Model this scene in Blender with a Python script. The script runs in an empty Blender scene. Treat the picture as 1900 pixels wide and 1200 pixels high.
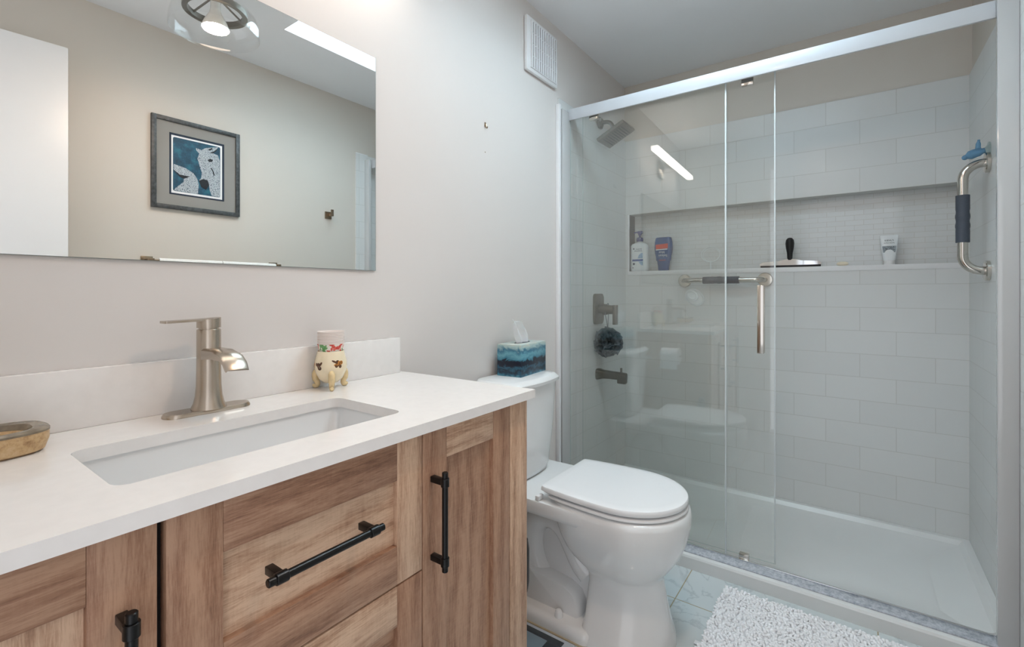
import bpy, bmesh, math, random
from mathutils import Vector, Matrix
random.seed(7)
S = bpy.context.scene
COL = S.collection
PI = math.pi

# ------------------------------------------------------------------ camera, world, exposure
CA = math.atan2(635, 878); CC, SS = math.cos(CA), math.sin(CA)
cam_d = bpy.data.cameras.new('camera'); cam = bpy.data.objects.new('camera', cam_d); COL.objects.link(cam)
cam_d.sensor_width = 36; cam_d.lens = 878 / 1900 * 36; cam_d.shift_y = -58 / 1900; cam_d.clip_start = 0.01
cam.matrix_world = Matrix(((SS, 0, -CC, 0), (-CC, 0, -SS, 0), (0, 1, 0, 1.15), (0, 0, 0, 1)))
S.camera = cam
w = bpy.data.worlds.new('world'); S.world = w; w.use_nodes = True
w.node_tree.nodes['Background'].inputs[0].default_value = (.98, 1.0, 1.06, 1)
w.node_tree.nodes['Background'].inputs[1].default_value = 1.26
S.view_settings.view_transform = 'Standard'; S.view_settings.look = 'None'
S.view_settings.exposure = 0.14; S.view_settings.gamma = 1.0
SKY_EMIT = 10.4      # daylight in the skylight pane
BAR_EMIT = 7.0       # vanity light bar
BULB_EMIT = 210.0     # ceiling lamp bulb

# ------------------------------------------------------------------ materials
def lin(c):
    return tuple((x / 12.92 if x <= .04045 else ((x + .055) / 1.055) ** 2.4) for x in c)
def rgb(r, g, b): return lin((r / 255, g / 255, b / 255)) + (1,)
class NT:
    def __init__(s, name):
        s.m = bpy.data.materials.new(name); s.m.use_nodes = True; s.t = s.m.node_tree
        s.b = s.t.nodes['Principled BSDF']; s.o = s.t.nodes['Material Output']
    def n(s, typ, **kw):
        nd = s.t.nodes.new(typ)
        for k, v in kw.items():
            if k.startswith('i_'):
                key = k[2:]; key = int(key) if key.isdigit() else key.replace('_', ' ')
                nd.inputs[key].default_value = v
            else: setattr(nd, k, v)
        return nd
    def l(s, a, b): s.t.links.new(a, b)
    def ramp(s, src, stops, interp='LINEAR'):
        r = s.n('ShaderNodeValToRGB'); r.color_ramp.interpolation = interp
        e = r.color_ramp.elements
        while len(e) < len(stops): e.new(.5)
        for el, (p, c) in zip(e, stops): el.position = p; el.color = c
        s.l(src, r.inputs[0]); return r.outputs[0]
    def coords(s, kind='Object', scale=(1, 1, 1), loc=(0, 0, 0), rot=(0, 0, 0)):
        tc = s.n('ShaderNodeTexCoord'); mp = s.n('ShaderNodeMapping')
        mp.inputs['Scale'].default_value = scale; mp.inputs['Location'].default_value = loc; mp.inputs['Rotation'].default_value = rot
        s.l(tc.outputs[kind], mp.inputs[0]); return mp.outputs[0]
    def noise(s, vec, scale, detail=3, rough=.55, dist=0):
        nz = s.n('ShaderNodeTexNoise', i_Scale=scale, i_Detail=detail, i_Roughness=rough, i_Distortion=dist); s.l(vec, nz.inputs['Vector']); return nz
    def bump(s, h, strength, dist=.001):
        bp = s.n('ShaderNodeBump', i_Strength=strength, i_Distance=dist); s.l(h, bp.inputs['Height']); s.l(bp.outputs[0], s.b.inputs['Normal']); return bp
    def set(s, **kw):
        for k, v in kw.items(): s.b.inputs[k.replace('_', ' ')].default_value = v
        return s
def plain(name, c, rough=.5, metal=0., spec=.5, coat=0., var=.03, vscale=6, bump=0, bscale=300, **kw):
    k = NT(name); k.set(Roughness=rough, Metallic=metal, Specular_IOR_Level=spec, Coat_Weight=coat, **kw)
    v = k.coords()
    nz = k.noise(v, vscale, 3)
    d = tuple(max(0, x * (1 - var)) for x in c[:3]) + (1,); u = tuple(min(1, x * (1 + var)) for x in c[:3]) + (1,)
    k.l(k.ramp(nz.outputs[0], [(.3, d), (.7, u)]), k.b.inputs['Base Color'])
    if bump: k.bump(k.noise(v, bscale, 2).outputs[0], bump)
    return k.m
def brushed(name, c, rough=.3):
    k = NT(name); k.set(Metallic=1., Roughness=rough, Base_Color=c); return k.m
def wood(name, axis, dark, mid, light, seed=0, wave=1.0, saw=.5):
    k = NT(name); k.set(Roughness=.42, Specular_IOR_Level=.4)
    ac = 0 if axis == 2 else 2
    def sv(across, along, o=0):
        sc = [across * .3] * 3; sc[ac] = across; sc[axis] = along
        return k.coords(scale=sc, loc=(seed * 3.1 + o, seed * 1.7, seed * 5.3 + o))
    warp = k.noise(sv(7, 2.2), 1.0, 3, .6, .6)
    wv = k.n('ShaderNodeTexWave', wave_type='BANDS', bands_direction='X' if ac == 0 else 'Z', i_Scale=1.0, i_Distortion=9.0 * wave, i_Detail=4.0, i_Detail_Scale=1.6, i_Detail_Roughness=.65)
    k.l(sv(7.0, 2.0, 3), wv.inputs['Vector'])
    fine = k.noise(sv(150, 9.0), 1.0, 6, .72, .3); pores = k.noise(sv(520, 40.0, 7), 1.0, 3, .7)
    sawn = k.noise(sv(28, 210.0, 1), 1.0, 3, .6, .5)
    def mad(src, m, add):
        n_ = k.n('ShaderNodeMath', operation='MULTIPLY_ADD', i_1=m); k.l(src, n_.inputs[0])
        if hasattr(add, 'links'): k.l(add, n_.inputs[2])
        else: n_.inputs[2].default_value = add
        return n_.outputs[0]
    f = mad(warp.outputs[0], .26, .04); f = mad(wv.outputs['Fac'], .13, f); f = mad(fine.outputs[0], .52, f); f = mad(pores.outputs[0], .42, f); f = mad(sawn.outputs[0], .16 * saw, f)
    off = .07 * saw + .02
    k.l(k.ramp(f, [(.46 + off, dark), (.64 + off, mid), (.80 + off, light)]), k.b.inputs['Base Color'])
    k.bump(f, .3, .0008)
    return k.m
def brickmat(name, uaxis, w, h, u0, v0, c1, c2, mortar, msize=.003, rough=.12, freq_off=.5):
    k = NT(name); k.set(Roughness=rough)
    tc = k.n('ShaderNodeTexCoord'); sp = k.n('ShaderNodeSeparateXYZ'); k.l(tc.outputs['Object'], sp.inputs[0])
    cb = k.n('ShaderNodeCombineXYZ')
    a = k.n('ShaderNodeMath', operation='ADD', i_1=-u0 + w * 100); k.l(sp.outputs[uaxis], a.inputs[0]); k.l(a.outputs[0], cb.inputs[0])
    vaxis = 2 if uaxis != 2 else 1
    if name == 'floor_marble': vaxis = 1
    b = k.n('ShaderNodeMath', operation='ADD', i_1=-v0 + h * 100); k.l(sp.outputs[vaxis], b.inputs[0]); k.l(b.outputs[0], cb.inputs[1])
    br = k.n('ShaderNodeTexBrick', offset=freq_off, offset_frequency=2, squash=1, i_Scale=1.0)
    br.inputs['Color1'].default_value = c1; br.inputs['Color2'].default_value = c2; br.inputs['Mortar'].default_value = mortar
    br.inputs['Mortar Size'].default_value = msize; br.inputs['Mortar Smooth'].default_value = .3
    br.inputs['Brick Width'].default_value = w; br.inputs['Row Height'].default_value = h
    k.l(cb.outputs[0], br.inputs['Vector']); k.l(br.outputs['Color'], k.b.inputs['Base Color'])
    inv = k.n('ShaderNodeMath', operation='SUBTRACT', i_0=1.0); k.l(br.outputs['Fac'], inv.inputs[1])
    wv = k.noise(tc.outputs['Object'], 9, 2)
    ad = k.n('ShaderNodeMath', operation='MULTIPLY_ADD', i_1=.25); k.l(wv.outputs[0], ad.inputs[0]); k.l(inv.outputs[0], ad.inputs[2])
    k.bump(ad.outputs[0], .25, .0012)
    return k, br
def glassmat(name, tint, base=.045, dirt=0):
    k = NT(name); t = k.t; t.nodes.remove(k.b)
    lw = k.n('ShaderNodeLayerWeight', i_Blend=.5)
    p = k.n('ShaderNodeMath', operation='POWER', i_1=5.0); k.l(lw.outputs['Facing'], p.inputs[0])
    f = k.n('ShaderNodeMath', operation='MULTIPLY_ADD', i_1=1 - base, i_2=base); k.l(p.outputs[0], f.inputs[0])
    tr = k.n('ShaderNodeBsdfTransparent'); tr.inputs[0].default_value = tint
    gl = k.n('ShaderNodeBsdfGlossy'); gl.inputs['Roughness'].default_value = 0.0; gl.inputs[0].default_value = (1, 1, 1, 1)
    mx = k.n('ShaderNodeMixShader'); k.l(f.outputs[0], mx.inputs[0]); k.l(tr.outputs[0], mx.inputs[1]); k.l(gl.outputs[0], mx.inputs[2])
    k.l(mx.outputs[0], k.o.inputs[0]); return k.m
def emit(name, c, s):
    k = NT(name); k.set(Base_Color=(.8, .8, .8, 1), Emission_Color=c, Emission_Strength=s, Roughness=.4); return k.m

M = {}
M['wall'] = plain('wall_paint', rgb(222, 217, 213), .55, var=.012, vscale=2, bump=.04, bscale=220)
M['wall_shade'] = plain('wall_paint_shaded', rgb(212, 206, 197), .55, var=.012, vscale=2, bump=.04, bscale=220)  # same paint as the mirror wall, with shade mixed into its colour
M['ceiling'] = plain('ceiling_paint', rgb(242, 244, 246), .7, var=.01, vscale=2, bump=.05, bscale=160)
M['white_trim'] = plain('white_trim_paint', rgb(236, 237, 238), .3, var=.01)
M['door_paint'] = plain('door_paint', rgb(236, 238, 240), .35, var=.01)
M['quartz'] = plain('quartz', rgb(238, 235, 232), .14, var=.02, vscale=40)
M['ceramic'] = plain('white_ceramic', rgb(233, 234, 234), .08, var=.006, coat=.3)
M['plastic_white'] = plain('white_plastic', rgb(236, 237, 238), .22, var=.006)
M['pan'] = plain('acrylic_pan', rgb(222, 224, 223), .3, var=.01)
M['caulk'] = plain('caulk', rgb(196, 180, 150), .6, var=.1, vscale=30)
M['nickel'] = brushed('brushed_nickel', rgb(190, 178, 164), .27)
M['nickel_dark'] = brushed('brushed_nickel_dark', rgb(126, 121, 113), .32)
M['steel'] = brushed('polished_steel', rgb(205, 200, 192), .12)
M['bronze'] = brushed('bronze_nickel', rgb(150, 132, 112), .25)
M['alu'] = brushed('satin_aluminium', rgb(226, 230, 235), .5)
M['header'] = plain('header_white_metal', rgb(208, 212, 217), .3, var=.01, coat=.3)
M['jamb'] = plain('jamb_white_gloss', rgb(196, 197, 197), .14, var=.01, coat=.6)
M['chrome'] = NT('chrome').set(Metallic=1., Roughness=.06, Base_Color=rgb(222, 224, 226)).m
M['black'] = plain('black_metal', rgb(9, 9, 10), .3, var=.1, spec=.35)
M['dark'] = plain('gap_shade', rgb(22, 16, 13), .8)  # near-black colour standing in for shade between the vanity fronts
M['rubber'] = plain('grey_rubber', rgb(70, 77, 88), .6, var=.08, vscale=200, bump=.2)
M['black_rubber'] = plain('black_rubber', rgb(18, 18, 20), .45)
M['mirror'] = NT('mirror_silver').set(Metallic=1., Roughness=0.0, Base_Color=(.9, .92, .91, 1)).m
M['mirror_edge'] = plain('mirror_edge', rgb(120, 128, 126), .3)
M['glass_fixed'] = glassmat('shower_glass', (.984, .992, .986, 1), .05)
M['glass_clear'] = glassmat('lamp_glass', (.985, .99, .99, 1), .045)
M['glass_edge'] = plain('glass_edge', rgb(186, 200, 198), .15, var=.05)
M['seal'] = plain('seal_strip', rgb(206, 214, 216), .25, var=.02)
M['clear_plastic'] = glassmat('clear_plastic', (.80, .86, .86, 1), .05)
M['blue_plastic'] = NT('blue_clear_plastic').set(Base_Color=rgb(128, 178, 214), Roughness=.15, Transmission_Weight=.45, IOR=1.3).m
M['bar_emit'] = emit('led_diffuser', (1.0, .92, .84, 1), BAR_EMIT)
M['bulb_emit'] = emit('bulb_face', (1.0, .74, .56, 1), BULB_EMIT)
M['sky_emit'] = emit('skylight_pane', (.78, 1.0, 1.12, 1), SKY_EMIT)
M['bulb_glass'] = plain('bulb_glass', rgb(225, 222, 215), .15, var=.02)
M['soap'] = plain('soap', rgb(244, 234, 212), .35, var=.02)
M['cup'] = plain('paper_cup', rgb(240, 230, 224), .6, var=.02)
M['tissue'] = plain('tissue_paper', rgb(244, 244, 245), .8, var=.01, Subsurface_Weight=.15)
M['terry'] = plain('terry_cloth', rgb(238, 238, 236), .9, var=.04, vscale=120, bump=.8, bscale=350)
M['mat'] = plain('white_chenille', rgb(247, 247, 249), .9, var=.03, vscale=60, bump=.4, bscale=600)
M['pouf'] = plain('charcoal_mesh', rgb(112, 120, 126), .7, var=.25, vscale=90)
M['cord'] = plain('grey_cord', rgb(120, 124, 126), .7)
M['white_bottle'] = plain('white_bottle', rgb(232, 238, 240), .25, var=.01)
M['navy'] = plain('navy_plastic', rgb(24, 44, 118), .3)
M['selsun'] = plain('slate_blue_plastic', rgb(48, 84, 138), .25, var=.06, vscale=20)
M['blue_ink'] = plain('blue_ink', rgb(20, 74, 150), .4)
M['navy_ink'] = plain('navy_ink', rgb(22, 34, 74), .5)
M['light_blue_ink'] = plain('pale_blue_ink', rgb(150, 182, 210), .5, var=.3, vscale=120)
M['deep_blue_ink'] = plain('deep_blue_ink', rgb(12, 70, 128), .4)
M['red_ink'] = plain('red_ink', rgb(214, 70, 48), .5)
M['white_ink'] = plain('white_ink', rgb(236, 238, 240), .5)
M['black_ink'] = plain('black_ink', rgb(38, 38, 40), .6)
M['grey_ink'] = plain('grey_ink', rgb(140, 150, 156), .6, var=.7, vscale=260)
M['frame_grey'] = None
k = NT('grey_picture_frame'); k.set(Roughness=.45)
v = k.coords(scale=(60, 60, 60)); k.l(k.ramp(k.noise(v, 1.2, 4, .7).outputs[0], [(.3, rgb(44, 49, 52)), (.7, rgb(86, 91, 94))]), k.b.inputs['Base Color']); M['frame_grey'] = k.m
M['mat_grey'] = plain('grey_matboard', rgb(146, 145, 142), .8, var=.02)
M['mat_navy'] = plain('navy_matboard', rgb(38, 52, 70), .8)
M['paper'] = plain('white_paper', rgb(232, 234, 236), .7, var=.01)
k = NT('teal_print'); k.set(Roughness=.5)
v = k.coords(); k.l(k.ramp(k.noise(v, 22, 5, .7).outputs[0], [(.3, rgb(12, 44, 62)), (.5, rgb(22, 76, 100)), (.68, rgb(36, 112, 130)), (.8, rgb(120, 180, 190))]), k.b.inputs['Base Color']); M['teal'] = k.m
k = NT('stippled_print'); k.set(Roughness=.5)
v = k.coords(); vo = k.n('ShaderNodeTexVoronoi', feature='DISTANCE_TO_EDGE', i_Scale=230.0); k.l(v, vo.inputs['Vector'])
k.l(k.ramp(vo.outputs['Distance'], [(.03, rgb(40, 58, 80)), (.14, rgb(200, 210, 216))]), k.b.inputs['Base Color']); M['stipple'] = k.m
M['dark_print'] = plain('dark_print', rgb(20, 26, 34), .5, var=.4, vscale=150)
# tissue box: layered blue waves
k = NT('wave_print'); k.set(Roughness=.3)
v = k.coords(scale=(1, 1, 1.6)); nz = k.noise(v, 21, 5, .62, 1.4)
sp = k.n('ShaderNodeSeparateXYZ'); k.l(k.coords(), sp.inputs[0])
a = k.n('ShaderNodeMath', operation='MULTIPLY_ADD', i_1=.060); k.l(nz.outputs[0], a.inputs[0]); k.l(sp.outputs[2], a.inputs[2])
d = k.n('ShaderNodeMath', operation='DIVIDE', i_1=.16); k.l(a.outputs[0], d.inputs[0])
col = k.ramp(d.outputs[0], [(0.0, rgb(62, 130, 156)), (.16, rgb(96, 164, 184)), (.24, rgb(36, 92, 118)), (.32, rgb(20, 30, 48)), (.40, rgb(46, 96, 120)), (.45, rgb(22, 28, 46)), (.56, rgb(24, 32, 50)), (.60, rgb(60, 128, 150)), (.72, rgb(110, 168, 184)), (.80, rgb(52, 112, 138)), (.90, rgb(168, 196, 196)), (1.0, rgb(206, 208, 196))])
k.l(col, k.b.inputs['Base Color']); M['wave'] = k.m
# ceramic holder with cream glaze, cup pattern
M['cream'] = plain('cream_glaze', rgb(240, 226, 196), .12, var=.05, vscale=30)
M['cream_dark'] = plain('cream_glaze_foot', rgb(226, 202, 156), .14, var=.15, vscale=60)
M['brown_ink'] = plain('brown_flower', rgb(84, 54, 34), .3, var=.5, vscale=150)
M['gold_ink'] = plain('gold_flower', rgb(190, 128, 58), .3, var=.5, vscale=150)
k = NT('printed_paper_cup'); k.set(Roughness=.5)
v = k.coords(); nz = k.noise(v, 55, 2, .5)
k.l(k.ramp(nz.outputs[0], [(.36, rgb(208, 58, 44)), (.43, rgb(222, 110, 96)), (.46, rgb(240, 234, 224)), (.54, rgb(240, 234, 224)), (.57, rgb(120, 172, 110)), (.66, rgb(96, 150, 90))]), k.b.inputs['Base Color']); M['cup_print'] = k.m
# stoneware soap dish
k = NT('stoneware'); k.set(Roughness=.45)
v = k.coords(); k.l(k.ramp(k.noise(v, 45, 5, .75).outputs[0], [(.3, rgb(140, 104, 66)), (.48, rgb(196, 162, 118)), (.7, rgb(216, 190, 150))]), k.b.inputs['Base Color']); M['stoneware'] = k.m
M['glaze_grey'] = plain('grey_green_glaze', rgb(128, 116, 98), .25, var=.4, vscale=40)
# granite-like threshold strip
k = NT('sill_stone'); k.set(Roughness=.25)
v = k.coords(scale=(1, 1, 1)); k.l(k.ramp(k.noise(v, 70, 5, .7).outputs[0], [(.35, rgb(156, 162, 172)), (.65, rgb(204, 208, 214))]), k.b.inputs['Base Color']); M['sill'] = k.m
# tiles
tc1, tc2, mort = rgb(220, 222, 221), rgb(216, 218, 217), rgb(203, 204, 201)
M['tile_back'] = brickmat('subway_tile_back', 1, .2735, .1115, .115, 1.1876, tc1, tc2, mort, .0018, .32)[0].m
M['tile_side'] = brickmat('subway_tile_side', 0, .2735, .1115, 2.83, 1.1876, tc1, tc2, mort, .0018, .32)[0].m
M['tile_back_upper'] = brickmat('subway_tile_back_upper', 1, .2735, .1155, .115, 1.6335, tc1, tc2, mort, .0018, .32)[0].m
M['tile_side_upper'] = brickmat('subway_tile_side_upper', 0, .2735, .1155, 2.83, 1.6335, tc1, tc2, mort, .0018, .32)[0].m
M['mosaic'] = brickmat('mosaic_tile', 1, .0765, .0255, 0.0, 1.28, tc1, tc2, rgb(204, 203, 198), .0012, .07)[0].m
kf, brf = brickmat('floor_marble', 0, .305, .61, 1.80, .545, rgb(206, 213, 214), rgb(202, 210, 212), rgb(170, 158, 130), .0022, .12, 0)
v = kf.coords(); wv = kf.noise(v, 2.6, 6, .6, 1.6)
veins = kf.ramp(wv.outputs[0], [(.475, (1, 1, 1, 1)), (.5, (.74, .76, .78, 1)), (.53, (1, 1, 1, 1))])
mx = kf.n('ShaderNodeMix', data_type='RGBA', blend_type='MULTIPLY'); mx.inputs[0].default_value = .8
kf.l(brf.outputs['Color'], mx.inputs[6]); kf.l(veins, mx.inputs[7]); kf.l(mx.outputs[2], kf.b.inputs['Base Color']); M['floor'] = kf.m
WD = dict(dark=rgb(112, 78, 60), mid=rgb(158, 119, 95), light=rgb(182, 145, 119))
WL = dict(dark=rgb(136, 99, 76), mid=rgb(190, 153, 126), light=rgb(216, 183, 155))
M['wood_v'] = wood('oak_upright', 2, seed=1, wave=.5, **WD)
M['wood_v_light'] = wood('oak_upright_light', 2, seed=2, wave=.5, **WL)
M['wood_h'] = wood('oak_level', 0, seed=3, wave=.6, **WD)
M['wood_h_light'] = wood('oak_level_light', 0, seed=4, wave=1.3, saw=1.0, **WL)
M['wood_v_panel'] = wood('oak_upright_panel', 2, seed=6, wave=.7, saw=1.0, **WD)
M['wood_y'] = wood('oak_end_panel', 2, seed=8, wave=.5, **WD)

# ------------------------------------------------------------------ geometry helpers
def nb(): return bmesh.new()
def setmi(faces, mi):
    for f in faces: f.material_index = mi
def box(bm, lo, hi, bev=0, seg=2, mi=0):
    r = bmesh.ops.create_cube(bm, size=1.0); vs = r['verts']
    c = [(a + b) / 2 for a, b in zip(lo, hi)]; d = [abs(b - a) for a, b in zip(lo, hi)]
    for v in vs: v.co = Vector((c[0] + v.co.x * d[0], c[1] + v.co.y * d[1], c[2] + v.co.z * d[2]))
    fs = {f for v in vs for f in v.link_faces}; setmi(fs, mi)
    if bev:
        es = list({e for v in vs for e in v.link_edges})
        g = bmesh.ops.bevel(bm, geom=es, offset=bev, segments=seg, affect='EDGES', profile=.5, clamp_overlap=True)
        setmi(g['faces'], mi)
    return bm
def loft(bm, loops, cap0=True, cap1=True, mi=0, close=True):
    rows = [[bm.verts.new(p) for p in L] for L in loops]; fs = []
    n = len(rows[0])
    for a, b in zip(rows, rows[1:]):
        for i in range(n if close else n - 1):
            j = (i + 1) % n
            fs.append(bm.faces.new((a[i], a[j], b[j], b[i])))
    if cap0: fs.append(bm.faces.new(list(reversed(rows[0]))))
    if cap1: fs.append(bm.faces.new(rows[-1]))
    setmi(fs, mi); return bm
def ring(c, r, ax, n=24, ph=0):
    ax = Vector(ax).normalized(); t = Vector((0, 0, 1)) if abs(ax.z) < .9 else Vector((1, 0, 0))
    u = ax.cross(t).normalized(); v = ax.cross(u)
    c = Vector(c); return [c + u * (r * math.cos(2 * PI * i / n + ph)) + v * (r * math.sin(2 * PI * i / n + ph)) for i in range(n)]
def cyl(bm, a, b, r0, r1=None, n=24, mi=0, bev=0):
    a, b = Vector(a), Vector(b); r1 = r0 if r1 is None else r1; ax = b - a
    if bev:
        e = ax.normalized() * bev
        L = [ring(a, r0 - bev, ax, n), ring(a + e, r0, ax, n), ring(b - e, r1, ax, n), ring(b, r1 - bev, ax, n)]
    else: L = [ring(a, r0, ax, n), ring(b, r1, ax, n)]
    return loft(bm, L, mi=mi)
def tube(bm, pts, r, n=12, mi=0, caps=True, smooth=0):
    P = [Vector(p) for p in pts]
    for _ in range(smooth):
        Q = [P[0]]
        for a, b in zip(P, P[1:]): Q += [a * .75 + b * .25, a * .25 + b * .75]
        P = Q + [P[-1]]
    rs = r if isinstance(r, (list, tuple)) else [r] * len(P)
    if len(rs) != len(P): rs = [rs[min(len(rs) - 1, int(i * len(rs) / len(P)))] for i in range(len(P))]
    d0 = (P[1] - P[0]).normalized(); t = Vector((0, 0, 1)) if abs(d0.z) < .9 else Vector((1, 0, 0))
    u = d0.cross(t).normalized(); L = []
    for i, p in enumerate(P):
        d = (P[min(i + 1, len(P) - 1)] - P[max(i - 1, 0)]).normalized()
        u = (u - d * u.dot(d)).normalized(); v = d.cross(u)
        L.append([p + u * (rs[i] * math.cos(2 * PI * k / n)) + v * (rs[i] * math.sin(2 * PI * k / n)) for k in range(n)])
    return loft(bm, L, caps, caps, mi)
def lathe(bm, prof, c=(0, 0, 0), n=32, mi=0, cap0=True, cap1=True):
    L = [[Vector((c[0] + r * math.cos(2 * PI * k / n), c[1] + r * math.sin(2 * PI * k / n), c[2] + z)) for k in range(n)] for r, z in prof]
    return loft(bm, L, cap0, cap1, mi)
def prism(bm, pts, z0, z1, bev=0, mi=0):
    """outline in xy, extruded in z"""
    if bev:
        cx = sum(p[0] for p in pts) / len(pts); cy = sum(p[1] for p in pts) / len(pts)
        def sc(p, d):
            v = Vector((p[0] - cx, p[1] - cy)); l = v.length; v *= (l - d) / l; return (cx + v.x, cy + v.y)
        k = [(bev, z0), (bev * .3, z0 + bev * .3), (0, z0 + bev), (0, z1 - bev), (bev * .3, z1 - bev * .3), (bev, z1)]
        return loft(bm, [[(*sc(p, d), z) for p in pts] for d, z in k], mi=mi)
    return loft(bm, [[(p[0], p[1], z) for p in pts] for z in (z0, z1)], mi=mi)
def rrect(x0, y0, x1, y1, r, n=6):
    out = []
    for cx, cy, a in ((x1 - r, y1 - r, 0), (x0 + r, y1 - r, 90), (x0 + r, y0 + r, 180), (x1 - r, y0 + r, 270)):
        for i in range(n + 1):
            t = math.radians(a + 90 * i / n); out.append((cx + r * math.cos(t), cy + r * math.sin(t)))
    return out
def sph(bm, c, r, sx=1, sy=1, sz=1, n=20, mi=0):
    res = bmesh.ops.create_uvsphere(bm, u_segments=n, v_segments=n // 2, radius=r)
    for v in res['verts']: v.co = Vector((c[0] + v.co.x * sx, c[1] + v.co.y * sy, c[2] + v.co.z * sz))
    setmi({f for v in res['verts'] for f in v.link_faces}, mi); return bm
def base(o):
    v = Vector((0, 0, 0))
    while o: v += o.location; o = o.parent
    return v
def obj(name, bm, mat, parent=None, label=None, loc=None, local=False, angle=35, flat=False):
    bmesh.ops.recalc_face_normals(bm, faces=bm.faces[:])
    o = bpy.data.objects.new(name, bpy.data.meshes.new(name))
    off = base(parent) if parent else Vector(loc or (0, 0, 0))
    if local: off = Vector((0, 0, 0))
    for v in bm.verts: v.co -= off
    bm.to_mesh(o.data); bm.free()
    for m in (mat if isinstance(mat, list) else [mat]): o.data.materials.append(m)
    if not flat:
        for p in o.data.polygons: p.use_smooth = True
        o.data.set_sharp_from_angle(angle=math.radians(angle))
    COL.objects.link(o)
    if parent: o.parent = parent
    else: o.location = Vector(loc or (0, 0, 0))
    if label: o['label'] = label
    return o
def thing(name, label, cat, loc, group=None, rz=0):
    o = bpy.data.objects.new(name, None); COL.objects.link(o); o.location = loc; o.rotation_euler = (0, 0, rz)
    o.empty_display_size = .05
    o['label'] = label; o['category'] = cat
    if group: o['group'] = group
    return o
def tag(o, label, cat, group=None):
    o['label'] = label; o['category'] = cat
    if group: o['group'] = group
    return o
def struct(name, bm, mat, **kw):
    o = obj(name, bm, mat, **kw); o['kind'] = 'structure'; return o
def text(name, s, size, mat, origin, right, up, parent, depth=.0003, align='CENTER', sx=1.0):
    cu = bpy.data.curves.new(name, 'FONT'); cu.body = s; cu.size = size; cu.extrude = depth; cu.align_x = align; cu.resolution_u = 2
    t = bpy.data.objects.new(name, cu); COL.objects.link(t)
    me = bpy.data.meshes.new_from_object(t.evaluated_get(bpy.context.evaluated_depsgraph_get()))
    bpy.data.objects.remove(t)
    r = Vector(right).normalized(); u = Vector(up).normalized(); nn = r.cross(u); off = base(parent)
    og = Vector(origin)
    for v in me.vertices: v.co = og + r * v.co.x * sx + u * v.co.y + nn * v.co.z - off
    me.materials.clear(); me.materials.append(mat)
    o = bpy.data.objects.new(name, me); COL.objects.link(o); o.parent = parent; return o
def quadx(bm, x, y0, z0, y1, z1, mi=0):
    f = bm.faces.new([bm.verts.new(p) for p in ((x, y0, z0), (x, y0, z1), (x, y1, z1), (x, y1, z0))]); f.material_index = mi
def slab(bm, pts, y0, y1):
    """polygon in xz given a small thickness along y"""
    a = [bm.verts.new((p[0], y0, p[1])) for p in pts]; b = [bm.verts.new((p[0], y1, p[1])) for p in pts]
    n = len(a)
    bm.faces.new(a); bm.faces.new(list(reversed(b)))
    for i in range(n): bm.faces.new((a[i], b[i], b[(i + 1) % n], a[(i + 1) % n]))
def superloop(xc, yf, ym, yb, w, z, n=48, ef=1.0, eb=.5):
    out = []
    for i in range(n):
        t = 2 * PI * i / n; c, s = math.cos(t), math.sin(t)
        if s >= 0:
            x = math.copysign(abs(c) ** eb, c); y = ym + (yb - ym) * abs(s) ** eb
        else:
            x = math.copysign(abs(c) ** ef, c); y = ym + (yf - ym) * abs(s) ** ef
        out.append((xc + w * x, y, z))
    return out

# ------------------------------------------------------------------ the room
WY, OY, BX, FX, CZ = 1.175, -.415, 2.83, -.16, 2.44      # mirror wall, opposite wall, shower back wall, entry wall, ceiling
struct('floor', box(nb(), (FX - .1, OY - .1, -.1), (BX + .3, WY + .1, 0)), M['floor'])
bm = nb()   # ceiling with the skylight opening
sx0, sx1, sy0, sy1 = 1.228, 1.84, .07, .76
box(bm, (FX - .1, OY - .1, CZ), (sx0, WY + .1, CZ + .1)); box(bm, (sx1, OY - .1, CZ), (BX + .3, WY + .1, CZ + .1))
box(bm, (sx0, OY - .1, CZ), (sx1, sy0, CZ + .1)); box(bm, (sx0, sy1, CZ), (sx1, WY + .1, CZ + .1))
for a, b in (((sx0 - .02, sy0 - .02), (sx0, sy1 + .02)), ((sx1, sy0 - .02), (sx1 + .02, sy1 + .02)), ((sx0, sy0 - .02), (sx1, sy0)), ((sx0, sy1), (sx1, sy1 + .02))):
    box(bm, (*a, CZ + .1), (*b, CZ + .36))
struct('ceiling', bm, M['ceiling'])
struct('window_1', box(nb(), (sx0 - .02, sy0 - .02, CZ + .36), (sx1 + .02, sy1 + .02, CZ + .38)), M['sky_emit'])
struct('wall_left', box(nb(), (FX - .1, WY, 0), (BX + .3, WY + .1, CZ)), M['wall'])
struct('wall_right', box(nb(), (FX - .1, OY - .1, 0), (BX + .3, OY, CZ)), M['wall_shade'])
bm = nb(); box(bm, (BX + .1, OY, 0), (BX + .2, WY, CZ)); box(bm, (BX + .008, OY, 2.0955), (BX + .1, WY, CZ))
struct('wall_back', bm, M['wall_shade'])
bm = nb()   # entry wall with its doorway behind the camera
box(bm, (FX - .1, OY, 0), (FX, -.36, CZ)); box(bm, (FX - .1, .46, 0), (FX, WY, CZ)); box(bm, (FX - .1, -.36, 2.18), (FX, .46, CZ))
struct('wall_front', bm, M['wall'])
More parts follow.
